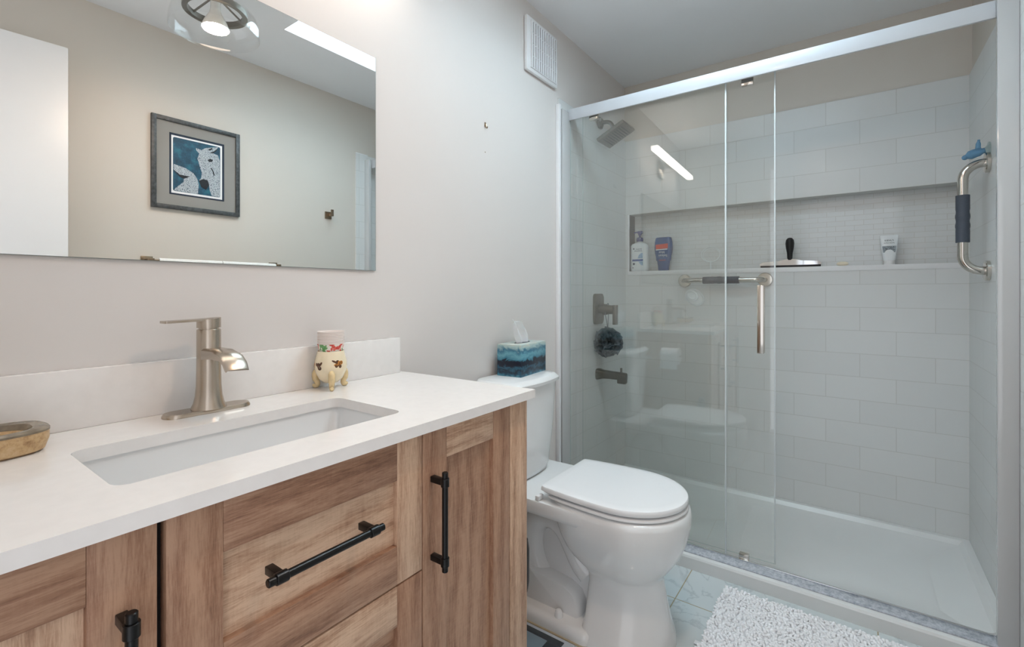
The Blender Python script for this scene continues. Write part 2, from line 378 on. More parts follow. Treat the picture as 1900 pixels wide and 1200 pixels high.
# tiled shower walls
NY0, NY1, NZ0, NZ1, ND = -.378, 1.139, 1.28, 1.6335, .09
bm = nb()
box(bm, (BX, OY, .04), (BX + .1, WY, NZ0 - .025))
box(bm, (BX, NY1, NZ0 - .025), (BX + .1, WY, NZ1)); box(bm, (BX, OY, NZ0 - .025), (BX + .1, NY0, NZ1))
struct('wall_tile_back', bm, M['tile_back'])
struct('wall_tile_back_upper', box(nb(), (BX, OY, NZ1), (BX + .1, WY, 2.0955)), M['tile_back_upper'])
struct('wall_niche_back', box(nb(), (BX + ND, NY0, NZ0 - .02), (BX + .1, NY1, NZ1)), M['mosaic'])
bm = nb(); box(bm, (BX - .004, NY0, NZ0 - .025), (BX + ND, NY1 + .012, NZ0), .002); box(bm, (BX - .004, NY1, NZ0), (BX + ND, NY1 + .012, NZ1), .002)
struct('trim_1', bm, M['white_trim'])
struct('wall_tile_left', box(nb(), (2.0, WY - .010, .04), (BX, WY, NZ1)), M['tile_side'])
struct('wall_tile_left_upper', box(nb(), (2.0, WY - .010, NZ1), (BX, WY, 2.0955)), M['tile_side_upper'])
struct('wall_tile_right', box(nb(), (1.985, OY, 0), (BX, OY + .010, NZ1)), M['tile_side'])
struct('wall_tile_right_upper', box(nb(), (1.985, OY, NZ1), (BX, OY + .010, 2.0955)), M['tile_side_upper'])
struct('trim_2', box(nb(), (1.985, WY - .022, 0), (2.002, WY, 2.062), .003), M['white_trim'])
struct('trim_3', box(nb(), (1.985, OY, 2.094), (2.08, OY + .012, 2.102), .003), M['white_trim'])
# the open entry door leaf against the opposite wall
bm = nb(); box(bm, (-.655, -.018, .01), (0, .018, 2.16), .003)
d = struct('door_1', bm, M['door_paint']); d.location = (.512, -.315, 0); d.rotation_euler = (0, 0, math.radians(4.0))
bm = nb(); cyl(bm, (-.06, .018, 1.0), (-.06, .05, 1.0), .026, .022); cyl(bm, (-.06, .05, 1.0), (-.16, .055, 1.0), .009, .008)
obj('door_handle', bm, M['nickel'], d, local=True)

# ------------------------------------------------------------------ vanity
VF = .69
van = thing('vanity_cabinet', 'brown oak bathroom vanity with shaker fronts under the white counter', 'cabinet', (.435, .95, 0))
bm = nb()
box(bm, (-.15, VF + .022, .1), (-.134, WY, .876)); box(bm, (1.004, VF + .022, .1), (1.02, WY, .876)); box(bm, (-.134, VF + .022, .1), (1.004, WY, .118)); box(bm, (-.134, WY - .008, .118), (1.004, WY, .70)); box(bm, (-.13, VF + .07, 0), (1.0, WY, .1))
obj('body', bm, [M['wood_y']], van)
bm = nb(); box(bm, (-.148, VF + .018, .105), (1.0, VF + .0215, .872)); obj('gap_shade_sheet', bm, M['dark'], van)  # near-black sheet paints the shade seen through gaps between the fronts
box_f = lambda x0, x1, z0, z1, y0=VF, y1=VF + .021, bev=.0012: box(nb(), (x0, y0, z0), (x1, y1, z1), bev)
obj('end_stile', box_f(.9475, 1.0205, .1, .876), M['wood_v_light'], van)
obj('end_stile', box_f(-.150, -.077, .1, .876), M['wood_v'], van)
def handle(parent, c, axis, L):
    """bar pull: bar, two posts with collars"""
    a = Vector((1, 0, 0)) if axis == 'x' else Vector((0, 0, 1)); c = Vector(c); bm = nb()
    cyl(bm, c - a * L / 2, c + a * L / 2, .0062, n=20, bev=.0012)
    for s in (-1, 1):
        p = c + a * s * (L / 2 - .020)
        cyl(bm, p - a * .0085, p + a * .0085, .0085, n=20, bev=.0006)
        hx, hz = (.006, .006)
        box(bm, (p.x - hx, p.y, p.z - hz), (p.x + hx, VF + .0005, p.z + hz), .0012)
    return obj('handle', bm, M['black'], parent, 'black bar pull')
def front(kind, x0, x1, z0, z1, stile_l, stile_r, rail_t, rail_b, mats, hpos, axis, L):
    """shaker front: the panel is the parent mesh, frame members are its sub-parts"""
    xi0, xi1, zi0, zi1 = x0 + stile_l, x1 - stile_r, z0 + rail_b, z1 - rail_t
    root = obj(kind, box(nb(), (xi0 - .004, VF + .011, zi0 - .004), (xi1 + .004, VF + .020, zi1 + .004)), mats['panel'], van)
    obj('stile', box_f(x0, xi0, z0, z1), mats['left'], root); obj('stile', box_f(xi1, x1, z0, z1), mats['right'], root)
    obj('rail', box_f(xi0, xi1, zi1, z1), mats['top'], root); obj('rail', box_f(xi0, xi1, z0, zi0), mats['bottom'], root)
    handle(root, hpos, axis, L)
    return root
dm = dict(panel=M['wood_h_light'], left=M['wood_v'], right=M['wood_v_light'], top=M['wood_h'], bottom=M['wood_h'])
vm = dict(panel=M['wood_v_panel'], left=M['wood_v'], right=M['wood_v'], top=M['wood_h_light'], bottom=M['wood_h'])
lm = dict(panel=M['wood_v_light'], left=M['wood_v'], right=M['wood_v'], top=M['wood_h'], bottom=M['wood_h'])
for z0, z1, hz in ((.6045, .8735, .748), (.336, .6015, .468), (.105, .333, .22)):
    mm = dict(dm)
    if z0 < .6: mm = dict(panel=M['wood_h'], left=M['wood_v'], right=M['wood_v'], top=M['wood_h_light'], bottom=M['wood_h'])
    front('drawer', .2235, .6515, z0, z1, .066, .062, .075, .072, mm, (.430, VF - .035, hz), 'x', .199)
front('door', .6545, .9445, .105, .8735, .067, .066, .068, .068, vm, (.680, VF - .035, .696), 'z', .197)
front('door', -.074, .2145, .105, .8735, .067, .066, .073, .068, lm, (.1795, VF - .035, .694), 'z', .197)

# countertop with sink cut-out and backsplash
CTZ = .8986
ct = thing('countertop', 'white quartz vanity counter with a cut-out for the sink', 'countertop', (.435, .92, .876))
outer = [(FX, .6665), (1.0285, .6695), (1.0165, WY - .0005), (FX, WY - .0005)]
hole = rrect(.193, .770, .6735, 1.002, .022)
bm = nb()
def fill_ring(bm, z):
    ov = [bm.verts.new((*p, z)) for p in outer]; hv = [bm.verts.new((*p, z)) for p in hole]
    es = [bm.edges.new((L[i], L[(i + 1) % len(L)])) for L in (ov, hv) for i in range(len(L))]
    bmesh.ops.triangle_fill(bm, edges=es, use_beauty=True, use_dissolve=False); return ov, hv
e = .0015
t, h1 = fill_ring(bm, CTZ); b, h0 = fill_ring(bm, .8775)
for A, B in ((t, b), (h1, h0)):
    for i in range(len(A)): bm.faces.new((A[i], A[(i + 1) % len(A)], B[(i + 1) % len(A)], B[i]))
obj('slab', bm, M['quartz'], ct)
tag(obj('backsplash', box(nb(), (FX, 1.155, CTZ), (.9985, WY - .0005, 1.008), .0015), M['quartz'], loc=(.415, WY, CTZ)), 'low white quartz backsplash along the wall behind the faucet', 'backsplash')
# sink basin
sk = thing('undermount_sink', 'white rectangular undermount sink set into the vanity counter', 'sink', (.435, .886, .74))
def rr3(x0, y0, x1, y1, r, z): return [(*p, z) for p in rrect(x0, y0, x1, y1, r)]
bm = nb()
L = [rr3(.165, .742, .701, 1.03, .03, .8772), rr3(.189, .766, .6775, 1.006, .022, .8772), rr3(.1895, .7665, .677, 1.0055, .022, .870), rr3(.197, .774, .669, .998, .03, .80),
     rr3(.210, .788, .657, .985, .04, .765), rr3(.245, .82, .62, .955, .05, .752), rr3(.38, .86, .49, .912, .02, .748)]
loft(bm, L, False, True); obj('basin', bm, M['ceramic'], sk)
bm = nb(); lathe(bm, [(.001, .7535), (.018, .7535), (.022, .752), (.022, .7485)], (.435, .886, 0), 24); obj('drain', bm, M['nickel'], sk)
# faucet
fa = thing('faucet', 'brushed nickel single handle faucet standing behind the sink', 'faucet', (.435, 1.108, CTZ))
FXc, FYc = .436, 1.108
bm = nb(); pl = rrect(.352, FYc - .026, .518, FYc + .026, .0255, 10)
loft(bm, [[(FXc + (p[0] - FXc) * s, FYc + (p[1] - FYc) * q, z) for p in pl] for s, q, z in ((1, 1, CTZ), (1, 1, CTZ + .003), (.965, .9, CTZ + .008))])
obj('base_plate', bm, M['nickel'], fa)
bm = nb(); lathe(bm, [(.033, CTZ + .008), (.0325, CTZ + .010), (.0285, CTZ + .018), (.0250, CTZ + .034), (.0232, CTZ + .055), (.0224, 1.0), (.0222, 1.0705), (.0214, 1.072)], (FXc, FYc, 0), 40)
obj('body', bm, M['nickel'], fa)
bm = nb(); lathe(bm, [(.0185, 1.0715), (.0185, 1.0750), (.0222, 1.0756)], (FXc, FYc, 0), 40, cap0=False, cap1=False)
n = 40   # hub with sloping top, and the flat lever
r1 = [(FXc + .0222 * math.cos(2 * PI * i / n), FYc + .0222 * math.sin(2 * PI * i / n), 1.0755) for i in range(n)]
r2 = [(x, y, 1.0945 + (x - FXc) * .10) for x, y, z in r1]
loft(bm, [r1, r2]); obj('hub', bm, M['nickel'], fa)
bm = nb(); pts = rrect(FXc - .0835, FYc - .0165, FXc + .004, FYc + .0165, .004, 3)
loft(bm, [[(p[0], p[1] * 1.0, 1.0905 + (p[0] - FXc) * .03 + dz) for p in pts] for dz in (0, .0045)])
obj('lever', bm, M['nickel'], fa)
bm = nb(); prof = [(1.092, 1.033), (1.04, 1.0335), (1.005, 1.027), (.987, 1.015), (.978, .999)]   # (y, z top) of the spout
loops = []
for i, (y, z) in enumerate(prof):
    th = (.022, .018, .013, .010, .006)[i]; hw = .0215
    nrm = [(0, -1), (0, -1), (.3, -.95), (.75, -.66), (.95, -.3)][i]
    a = [(FXc - hw, y, z - .004), (FXc - hw + .005, y, z), (FXc + hw - .005, y, z), (FXc + hw, y, z - .004)]
    bq = [(FXc + hw, y + nrm[0] * th, z + nrm[1] * th), (FXc - hw, y + nrm[0] * th, z + nrm[1] * th)]
    loops.append(a + bq)
loft(bm, loops); obj('spout', bm, M['nickel'], fa, angle=50)
# stoneware soap dish and soap
sd = thing('soap_dish', 'oval stoneware soap dish with grey glazed rim at the counter end', 'soap dish', (.078, 1.072, CTZ))
def oval(hx, hy, z, ex=.62, n=48): return [(.078 + hx * math.copysign(abs(math.cos(2*PI*i/n)) ** ex, math.cos(2*PI*i/n)), 1.072 + hy * math.copysign(abs(math.sin(2*PI*i/n)) ** ex, math.sin(2*PI*i/n)), z) for i in range(n)]
bm = nb(); loft(bm, [oval(.093, .045, CTZ), oval(.1, .051, CTZ + .004), oval(.105, .055, CTZ + .02), oval(.105, .055, CTZ + .034), oval(.082, .036, CTZ + .030), oval(.070, .028, CTZ + .016), oval(.03, .01, CTZ + .014)])
obj('dish', bm, M['stoneware'], sd)
bm = nb(); loft(bm, [oval(.1056, .0556, CTZ + .0325), oval(.1056, .0556, CTZ + .0355), oval(.100, .051, CTZ + .0385), oval(.086, .039, CTZ + .037), oval(.080, .035, CTZ + .0285)], False, False)
obj('glazed_rim', bm, M['glaze_grey'], sd)
bm = nb(); sph(bm, (.075, 1.066, CTZ + .031), .03, 1.35, .75, .55, 28); tag(obj('soap_bar', bm, M['soap'], loc=(.075, 1.066, CTZ + .016)), 'cream soap bar lying in the stoneware dish', 'soap')
# cup holder on three feet, nested paper cups
HX, HY = .727, 1.112
ch = thing('cup_holder', 'cream ceramic holder with painted flowers on three curled feet', 'cup holder', (HX, HY, CTZ))
bm = nb(); pr = [(.004, .913), (.018, .915), (.030, .926), (.038, .944), (.0405, .958), (.039, .974), (.035, .988), (.033, .9975), (.031, .9975), (.032, .985), (.034, .96), (.028, .935), (.004, .925)]
lathe(bm, pr, (HX, HY, 0), 64, cap0=True, cap1=True); hb = obj('body', bm, M['cream'], ch)
for k in range(3):
    a = math.radians(-120 + 120 * k); dx, dy = math.cos(a), math.sin(a)
    P = [(.033, .946), (.042, .938), (.043, .924), (.037, .912), (.036, .905), (.043, .9025), (.049, .905)]
    bm = nb(); tube(bm, [(HX + dx * r, HY + dy * r, z) for r, z in P], [.006, .0085, .0085, .007, .0062, .006, .004], 12, smooth=1)
    zmin = min(v.co.z for v in bm.verts)
    for v in bm.verts: v.co.z += CTZ - zmin
    obj('foot', bm, M['cream_dark'], ch)
def body_r(z):
    q = pr[2:8]
    for (r0, z0_), (r1, z1_) in zip(q, q[1:]):
        if z0_ <= z <= z1_: return r0 + (r1 - r0) * (z - z0_) / (z1_ - z0_)
    return .035
def petal_patch(name, ang, z, parts, mat):
    bm = nb()
    for da, dz, rw, rh, tilt in parts:
        a0 = math.radians(ang); cs = []
        for i in range(14):
            t = 2 * PI * i / 14; u, v = rw * math.cos(t), rh * math.sin(t)
            uu, vv = u * math.cos(tilt) - v * math.sin(tilt) + da, u * math.sin(tilt) + v * math.cos(tilt) + dz
            zz = z + vv; R = body_r(zz) + .0005
            aa = a0 + uu / R; cs.append(bm.verts.new((HX + R * math.cos(aa), HY + R * math.sin(aa), zz)))
        bm.faces.new(cs)
    o = obj(name, bm, mat, hb, flat=True)
    return o
petal_patch('painted_leaf', -169, .962, [(0, 0, .005, .008, .2), (-.007, .003, .005, .004, -.6), (.006, .005, .006, .003, .9), (.003, -.006, .006, .005, .3)], M['brown_ink'])
petal_patch('painted_flower', -200, .962, [(0, 0, .005, .008, 0)], M['gold_ink'])
petal_patch('painted_leaf', -98, .968, [(0, 0, .006, .008, .2), (-.008, .004, .008, .0025, -.5), (-.004, -.007, .004, .004, .6), (.006, -.008, .004, .005, 0)], M['brown_ink'])
petal_patch('painted_flower', -93, .966, [(0, 0.002, .004, .006, .2), (-.008, -.002, .006, .003, .1), (.006, .003, .005, .005, 0)], M['gold_ink'])
bm = nb(); zc = .958
lathe(bm, [(.020, zc), (.0265, zc + .030), (.0322, zc + .0545), (.0334, zc + .0555), (.0338, zc + .0567), (.0330, zc + .0575), (.0315, zc + .0565), (.0258, zc + .030), (.019, zc + .002)], (HX, HY, 0), 36)
c0 = obj('paper_cup', bm, M['cup_print'], loc=(HX, HY, zc))
words = ['bottom', 'second from the bottom', 'third from the bottom', 'fourth from the bottom', 'middle', 'fourth from the top', 'third from the top', 'second from the top', 'topmost']
tag(c0, 'paper cup with red and green flowers, bottom one of the nested stack', 'cup', 'paper cups nested in the ceramic holder')
for k in range(1, 9):
    c = c0.copy(); c.data = c0.data if k > 1 else c0.data.copy()
    if k == 1: c.data.materials.clear(); c.data.materials.append(M['cup']); plain_cup = c.data
    else: c.data = plain_cup
    COL.objects.link(c); c.location.z += .0041 * k
    c['label'] = 'white paper cup rim, %s in the nested stack of cups' % words[k]
# mirror, its light bar
mi = thing('wall_mirror', 'large frameless mirror on the wall above the vanity', 'mirror', (.38, WY, 1.214))
obj('mirror_glass', box(nb(), (-.154, WY - .0062, 1.2155), (.914, WY - .006, 1.8545)), M['mirror'], mi)
obj('backing', box(nb(), (-.155, WY - .006, 1.2145), (.9155, WY - .0005, 1.8555)), M['mirror_edge'], mi)
vl = thing('vanity_light', 'long warm glowing light bar on the wall above the mirror', 'wall light', (.488, WY, 2.03))
obj('diffuser', box(nb(), (-.04, 1.035, 2.126), (.985, 1.085, 2.158), .005), M['bar_emit'], vl)
obj('backplate', box(nb(), (.42, WY - .022, 2.045), (.55, WY - .0005, 2.18), .003), M['nickel'], vl)
obj('arm', box(nb(), (.44, 1.085, 2.126), (.53, WY - .02, 2.155), .002), M['nickel'], vl)
# exhaust vent on the wall
vt = thing('exhaust_vent', 'white slotted vent cover high on the wall near the ceiling', 'vent', (1.843, WY, 2.125))
x0, x1, z0, z1 = 1.712, 1.975, 2.127, 2.368
bm = nb(); box(bm, (x0, WY - .018, z0), (x1, WY - .0005, z1), .006); obj('cover', bm, M['plastic_white'], vt)
bm = nb(); box(bm, (x0 + .030, WY - .0186, z0 + .022), (x1 - .018, WY - .0178, z1 - .022)); obj('slot_shade', bm, M['black_rubber'], vt)  # black sheet paints the shade inside the vent slots
bm = nb()
for k in range(12):
    x = x0 + .0285 + k * .0188; box(bm, (x, WY - .024, z0 + .018), (x + .0118, WY - .0180, z1 - .018), .0012)
for fz in (0, .25, .5, .75, 1.0): box(bm, (x0 + .028, WY - .0225, z0 + .016 + fz * (z1 - z0 - .036)), (x1 - .018, WY - .0182, z0 + .020 + fz * (z1 - z0 - .036)))
obj('grille', bm, M['plastic_white'], vt)
# tiny picture hook and nail hole
bm = nb(); tube(bm, [(1.444, WY - .001, 1.812), (1.444, WY - .004, 1.808), (1.444, WY - .005, 1.796), (1.444, WY - .010, 1.792), (1.444, WY - .012, 1.798)], .0022, 8); box(bm, (1.440, WY - .0025, 1.80), (1.448, WY - .0003, 1.816))
tag(obj('picture_hook', bm, M['bronze'], loc=(1.444, WY, 1.80)), 'tiny empty metal hook on the bare wall beside the mirror', 'hook')
bm = nb(); sph(bm, (1.444, WY - .0006, 1.700), .0022, n=8); tag(obj('nail', bm, M['bronze'], loc=(1.444, WY, 1.70)), 'tiny nail head in the bare wall below the empty hook', 'nail')

# ------------------------------------------------------------------ toilet
TX = 1.54
to = thing('toilet', 'white two-piece toilet between the vanity and the shower', 'toilet', (TX, .8, 0))
bm = nb()
L = [(0, .468, .64, .745, .160, .25), (.012, .468, .64, .745, .160, .25), (.03, .471, .64, .74, .153, .25), (.08, .483, .64, .735, .133, .3), (.13, .494, .635, .735, .116, .3), (.18, .503, .63, .735, .106, .35), (.208, .507, .63, .74, .106, .4),
     (.222, .503, .625, .755, .114, .45), (.24, .490, .62, .775, .130, .5), (.265, .472, .615, .80, .147, .5), (.295, .454, .61, .82, .163, .5), (.33, .439, .605, .835, .176, .5), (.36, .430, .60, .845, .184, .5), (.385, .4245, .60, .852, .1875, .5),
     (.40, .422, .60, .858, .189, .5), (.425, .422, .60, .86, .1895, .5), (.440, .425, .60, .86, .187, .5), (.447, .432, .60, .858, .18, .5)]
loft(bm, [superloop(TX, yf, ym, yb, wd, z, 64, 1.0, e) for z, yf, ym, yb, wd, e in L])
# deck behind the seat
prof = rrect(TX - .188, .66, TX + .188, 1.10, .03, 5)
loft(bm, [[(TX + (p[0] - TX) * s, .80 + (p[1] - .80) * q, z) for p in prof] for s, q, z in ((.9, .93, .383), (.985, .985, .392), (1, 1, .405), (1, 1, .432), (.99, .99, .438))])
obj('bowl', bm, M['ceramic'], to, angle=60)
bm = nb()   # trapway, web and foot
def plate(xh, pts, bev):   # outline in yz, half width xh
    k = [(xh - 0, 0)];
    L = []
    cy = sum(p[0] for p in pts) / len(pts); cz = sum(p[1] for p in pts) / len(pts)
    for x, s in ((-xh, .93), (-xh + bev * .4, .98), (-xh + bev, 1), (xh - bev, 1), (xh - bev * .4, .98), (xh, .93)):
        L.append([(TX + x, cy + (p[0] - cy) * s, cz + (p[1] - cz) * s) for p in pts])
    loft(bm, L)
plate(.055, [(.70, .02), (.70, .22), (.74, .28), (.78, .39), (1.04, .39), (1.06, .30), (1.05, .02)], .02)
tp = [(.745, .175), (.775, .20), (.80, .245), (.835, .305), (.885, .335), (.94, .325), (.975, .28), (.98, .21), (.95, .13), (.90, .08)]
for _ in range(2):
    Q = [tp[0]]
    for a, b in zip(tp, tp[1:]): Q += [(a[0] * .75 + b[0] * .25, a[1] * .75 + b[1] * .25), (a[0] * .25 + b[0] * .75, a[1] * .25 + b[1] * .75)]
    tp = Q + [tp[-1]]
loops = []
for i, (y, z) in enumerate(tp):
    a, b = tp[max(0, i - 1)], tp[min(len(tp) - 1, i + 1)]; dy, dz = b[0] - a[0], b[1] - a[1]; l = math.hypot(dy, dz); ny, nz = -dz / l, dy / l
    loops.append([(TX + .094 * math.copysign(abs(math.cos(2 * PI * k / 24)) ** .8, math.cos(2 * PI * k / 24)), y + ny * .052 * math.sin(2 * PI * k / 24), z + nz * .052 * math.sin(2 * PI * k / 24)) for k in range(24)])
loft(bm, loops)
plate(.112, [(.755, .0), (.755, .085), (.77, .115), (.81, .135), (.95, .15), (1.0, .20), (1.03, .20), (1.03, .0)], .03)
ft = rrect(TX - .167, .69, TX + .167, 1.05, .03, 5)
loft(bm, [[(TX + (p[0] - TX) * s, .87 + (p[1] - .87) * s, z) for p in ft] for s, z in ((1, 0), (1, .018), (.985, .034), (.93, .044))])
obj('trapway', bm, M['ceramic'], to, angle=60)
for s in (-1, 1):
    bm = nb(); lathe(bm, [(.0145, .040), (.0145, .046), (.0125, .060), (.009, .066), (.003, .068)], (TX + s * .137, .818, 0), 20); obj('bolt_cap', bm, M['plastic_white'], to)
bm = nb(); fl = rrect(TX - .172, .685, TX + .172, 1.055, .032, 5); prism(bm, fl, .0005, .005); obj('caulk_line', bm, M['caulk'], to, 'beige caulk bead at the foot')
bm = nb()
def tank(z, hw, yf, bow): return [(TX - .008 + p[0] * hw, (yf + p[1] * (1.158 - yf)) - (bow * (1 - p[0] ** 2) if p[1] < .3 else 0), z) for p in [(a / 1.0, b) for a, b in rrect(-1, 0, 1, 1, .12, 5)]]
def tank2(z, hw, yf, bow, r=.025):
    pts = rrect(-hw, yf, hw, 1.158, r, 5); out = []
    N = len(pts); dense = []
    for i in range(N):
        a, b = pts[i], pts[(i + 1) % N]; m = 12 if math.hypot(b[0] - a[0], b[1] - a[1]) > .12 else 1
        for q in range(m): dense.append((a[0] + (b[0] - a[0]) * q / m, a[1] + (b[1] - a[1]) * q / m))
    for x, y in dense:
        f = max(0, (1.158 - y) / (1.158 - yf)); out.append((TX - .010 + x, y - bow * (1 - (x / hw) ** 2) * f, z))
    return out
loft(bm, [tank2(z, hw, yf, bow) for z, hw, yf, bow in ((.436, .105, 1.02, .008), (.445, .114, 1.008, .01), (.47, .124, 1.004, .014), (.60, .148, 1.0, .018), (.792, .172, .998, .02))])
tk = obj('tank', bm, M['ceramic'], to, angle=50)
bm = nb(); loft(bm, [tank2(z, hw, yf, bow, .03) for z, hw, yf, bow in ((.790, .176, .994, .022), (.794, .181, .988, .025), (.806, .182, .987, .026), (.818, .174, .998, .024), (.822, .168, 1.006, .022))])
obj('tank_lid', bm, M['ceramic'], to, angle=30)
bm = nb(); cyl(bm, (TX - .15, .992, .755), (TX - .15, .975, .755), .010, n=16); box(bm, (TX - .165, .967, .748), (TX - .125, .977, .762), .003); obj('flush_lever', bm, M['chrome'], to)
def seatloop(z, d=0, yb=.845):
    xc, yf, ym, w, wb, y1_ = TX - .003, .4285 + d, .628, .186 - d, .166 - d, yb - d; out = []
    for i in range(41):
        t = PI * i / 40; out.append((xc - w * math.cos(t), ym - (ym - yf) * math.sin(t), z))
    side = [(w - (w - wb) * f * f, ym + (y1_ - ym) * f) for f in (.2, .4, .6, .8, .93)] + [(wb - .003, y1_ - .003), (wb - .014, y1_)]
    return out + [(xc + a, b, z) for a, b in side] + [(xc - a, b, z) for a, b in side[::-1]]
bm = nb(); loft(bm, [seatloop(.4505, .008), seatloop(.4522, .002), seatloop(.455, 0), seatloop(.4605, .001), seatloop(.4625, .006)]); obj('seat', bm, M['plastic_white'], to)
bm = nb(); loft(bm, [seatloop(.4668, .010), seatloop(.4688, .003, .87), seatloop(.472, .001, .875), seatloop(.4825, .0015, .875), seatloop(.4862, .0035, .875), seatloop(.488, .008, .874), seatloop(.4892, .03, .87)]); obj('seat_lid', bm, M['plastic_white'], to)
for s in (-1, 1):
    bm = nb(); box(bm, (TX + s * .168 - .016, .868, .438), (TX + s * .168 + .016, .885, .456), .004); obj('hinge', bm, M['plastic_white'], to)
bm = nb(); tube(bm, [(1.71, 1.165, .16), (1.71, 1.10, .165), (1.705, 1.07, .22), (1.69, 1.09, .34), (1.65, 1.12, .415), (1.642, 1.12, .434)], .0065, 10, smooth=2)
tag(obj('supply_hose', bm, M['plastic_white'], loc=(1.71, 1.165, .16)), 'thin white water hose rising from the wall to the toilet tank', 'hose')
# toilet paper on the vanity end panel (seen only in the shower glass)
tr = thing('toilet_paper_holder', 'metal toilet paper holder on the vanity end panel facing the toilet', 'toilet paper holder', (1.0205, .926, .735))
bm = nb(); cyl(bm, (1.0205, 1.0, .735), (1.03, 1.0, .735), .02, n=20); tube(bm, [(1.03, 1.0, .735), (1.075, 1.0, .735), (1.085, .99, .735), (1.085, .86, .735)], .006, 10, smooth=1); obj('arm', bm, M['nickel'], tr)
bm = nb(); L = []
for r in (.053, .0074):
    L.append([ring((1.085, y, .7336), r, (0, 1, 0), 32) for y in (.872, .980)])
loft(bm, [L[1][0], L[0][0], L[0][1], L[1][1], L[1][0]], False, False); box(bm, (1.136, .873, .655), (1.1376, .979, .735))
tag(obj('toilet_roll', bm, M['tissue'], loc=(1.085, .926, .735)), 'white toilet paper roll hanging beside the toilet on the vanity end', 'toilet paper')
bm = nb(); lathe(bm, [(.006, .33), (.02, .335), (.024, .36), (.024, .45), (.02, .475), (.006, .48)], (1.063, .74, 0), 20); cyl(bm, (1.063, .74, .002), (1.063, .74, .335), .007, n=12); lathe(bm, [(.032, .0), (.034, .01), (.028, .03), (.012, .04)], (1.063, .74, 0), 24)
tag(obj('brush_stand', bm, M['black'], loc=(1.063, .74, 0)), 'black round-ended grip barely showing past the vanity end by the toilet', 'brush')
# bathroom scale
bs = thing('bathroom_scale', 'flat bathroom scale with dark glass on the floor by the toilet foot', 'scale', (1.19, .87, 0))
bm = nb(); box(bm, (1.102, .722, .012), (1.340, 1.02, .026), .003); obj('frame', bm, M['alu'], bs)
bm = nb(); box(bm, (1.118, .752, .0255), (1.325, 1.0, .0285), .001); obj('platform', bm, plain('dark_glass', rgb(40, 46, 50), .08), bs)
bm = nb(); box(bm, (1.14, .80, .0282), (1.30, .95, .0296), .001); obj('display', bm, plain('grey_display', rgb(104, 116, 122), .12), bs)
for xx in (1.13, 1.31):
    for yy in (.75, .99):
        bm = nb(); cyl(bm, (xx, yy, 0), (xx, yy, .0125), .016, n=16); obj('foot', bm, M['black_rubber'], bs)
# tissue box
tb = thing('tissue_box', 'tissue box printed with dark blue waves on the toilet tank', 'tissue box', (1.5895, 1.098, .822), rz=math.radians(5))
bm = nb(); box(bm, (-.105, -.054, 0), (.105, .054, .124), .001); obj('carton', bm, M['wave'], tb, local=True)
bm = nb(); prism(bm, [(.055 * math.cos(2 * PI * i / 24) , .02 * math.sin(2 * PI * i / 24)) for i in range(24)], .1238, .1246); obj('slot', bm, M['rubber'], tb, local=True)
bm = nb()   # pulled-up tissue: a folded sheet
rows = []
for j in range(9):
    f = j / 8; zz = .118 + .102 * f; row = []
    for i in range(13):
        u = i / 12 - .5; wd = .072 + .016 * math.sin(f * 3)
        x = -.005 + u * wd - .046 * f ** 1.4 + (0.018 * f * (1 if u > .2 else 0)) * .4
        y = .010 * math.sin(u * 9 + f * 2.2) * (.5 + f) + .012 * abs(u) * f - .004
        row.append((x, y, zz - (.020 * abs(u + .1) * f * f * 2) + .004 * math.sin(i * 1.7) * f))
    rows.append(row)
back = [[(x + .0008, y + .0012, z) for x, y, z in r] for r in rows]
loft(bm, [r + b[::-1] for r, b in zip(rows, back)], True, True)
ts = obj('tissue', bm, M['tissue'], loc=(0, 0, 0)); ts.location = (1.5895, 1.098, .822); ts.rotation_euler = (0, 0, math.radians(5)); tag(ts, 'white tissue sheet pulled up from the wave-printed box', 'tissue')

# ------------------------------------------------------------------ shower
sp_ = thing('shower_pan', 'white acrylic shower pan with low front curb', 'shower base', (2.43, .38, 0))
y0, y1 = OY + .0105, WY - .0105
bm = nb(); prof = [(2.026, .0), (2.026, .046), (2.030, .054), (2.040, .0585), (2.112, .0585), (2.125, .055), (2.16, .036), (2.26, .028), (2.62, .030), (2.74, .036), (2.79, .055), (2.805, .072), (2.829, .074), (2.829, 0)]
loft(bm, [[(x, y, z) for x, z in prof] for y in (y0, y1)])
# raised rims along the side walls
for a, b in ((y0, 1), (y1, -1)):
    loft(bm, [[(x, a, z0_), (x, a, .074), (x, a + b * .024, .072), (x, a + b * .04, .055), (x, a + b * .09, .037), (x, a + b * .16, z0_)] for x, z0_ in ((2.14, .03), (2.829, .03))])
obj('pan', bm, M['pan'], sp_, angle=25)
bm = nb(); lathe(bm, [(.001, .0325), (.05, .0325), (.056, .030), (.056, .026)], (2.44, 1.0, 0), 28); obj('drain', bm, M['steel'], sp_)
obj('threshold_strip', box(nb(), (2.042, y0, .0586), (2.112, y1, .0635), .001), M['sill'], sp_, 'grey speckled strip along the curb')
en = thing('shower_door_frame', 'silver header rail and wall jambs framing the shower opening', 'shower frame', (2.09, .38, .06))
bm = nb(); box(bm, (2.076, -.358, 2.005), (2.086, WY - .011, 2.060), .002); box(bm, (2.086, -.358, 2.046), (2.136, WY - .011, 2.060), .001); box(bm, (2.131, -.358, 2.03), (2.136, WY - .011, 2.047))
obj('header_rail', bm, M['header'], en)
obj('jamb', box(nb(), (2.012, WY - .024, .06), (2.092, WY - .0105, 2.045), .002), M['jamb'], en)
obj('jamb', box(nb(), (2.052, OY + .0105, .06), (2.074, -.357, 2.062), .002), M['jamb'], en)
obj('bottom_rail', box(nb(), (2.094, -.356, .0638), (2.1025, WY - .024, .070), .001), M['chrome'], en)
gmats = [M['glass_fixed'], M['glass_edge']]
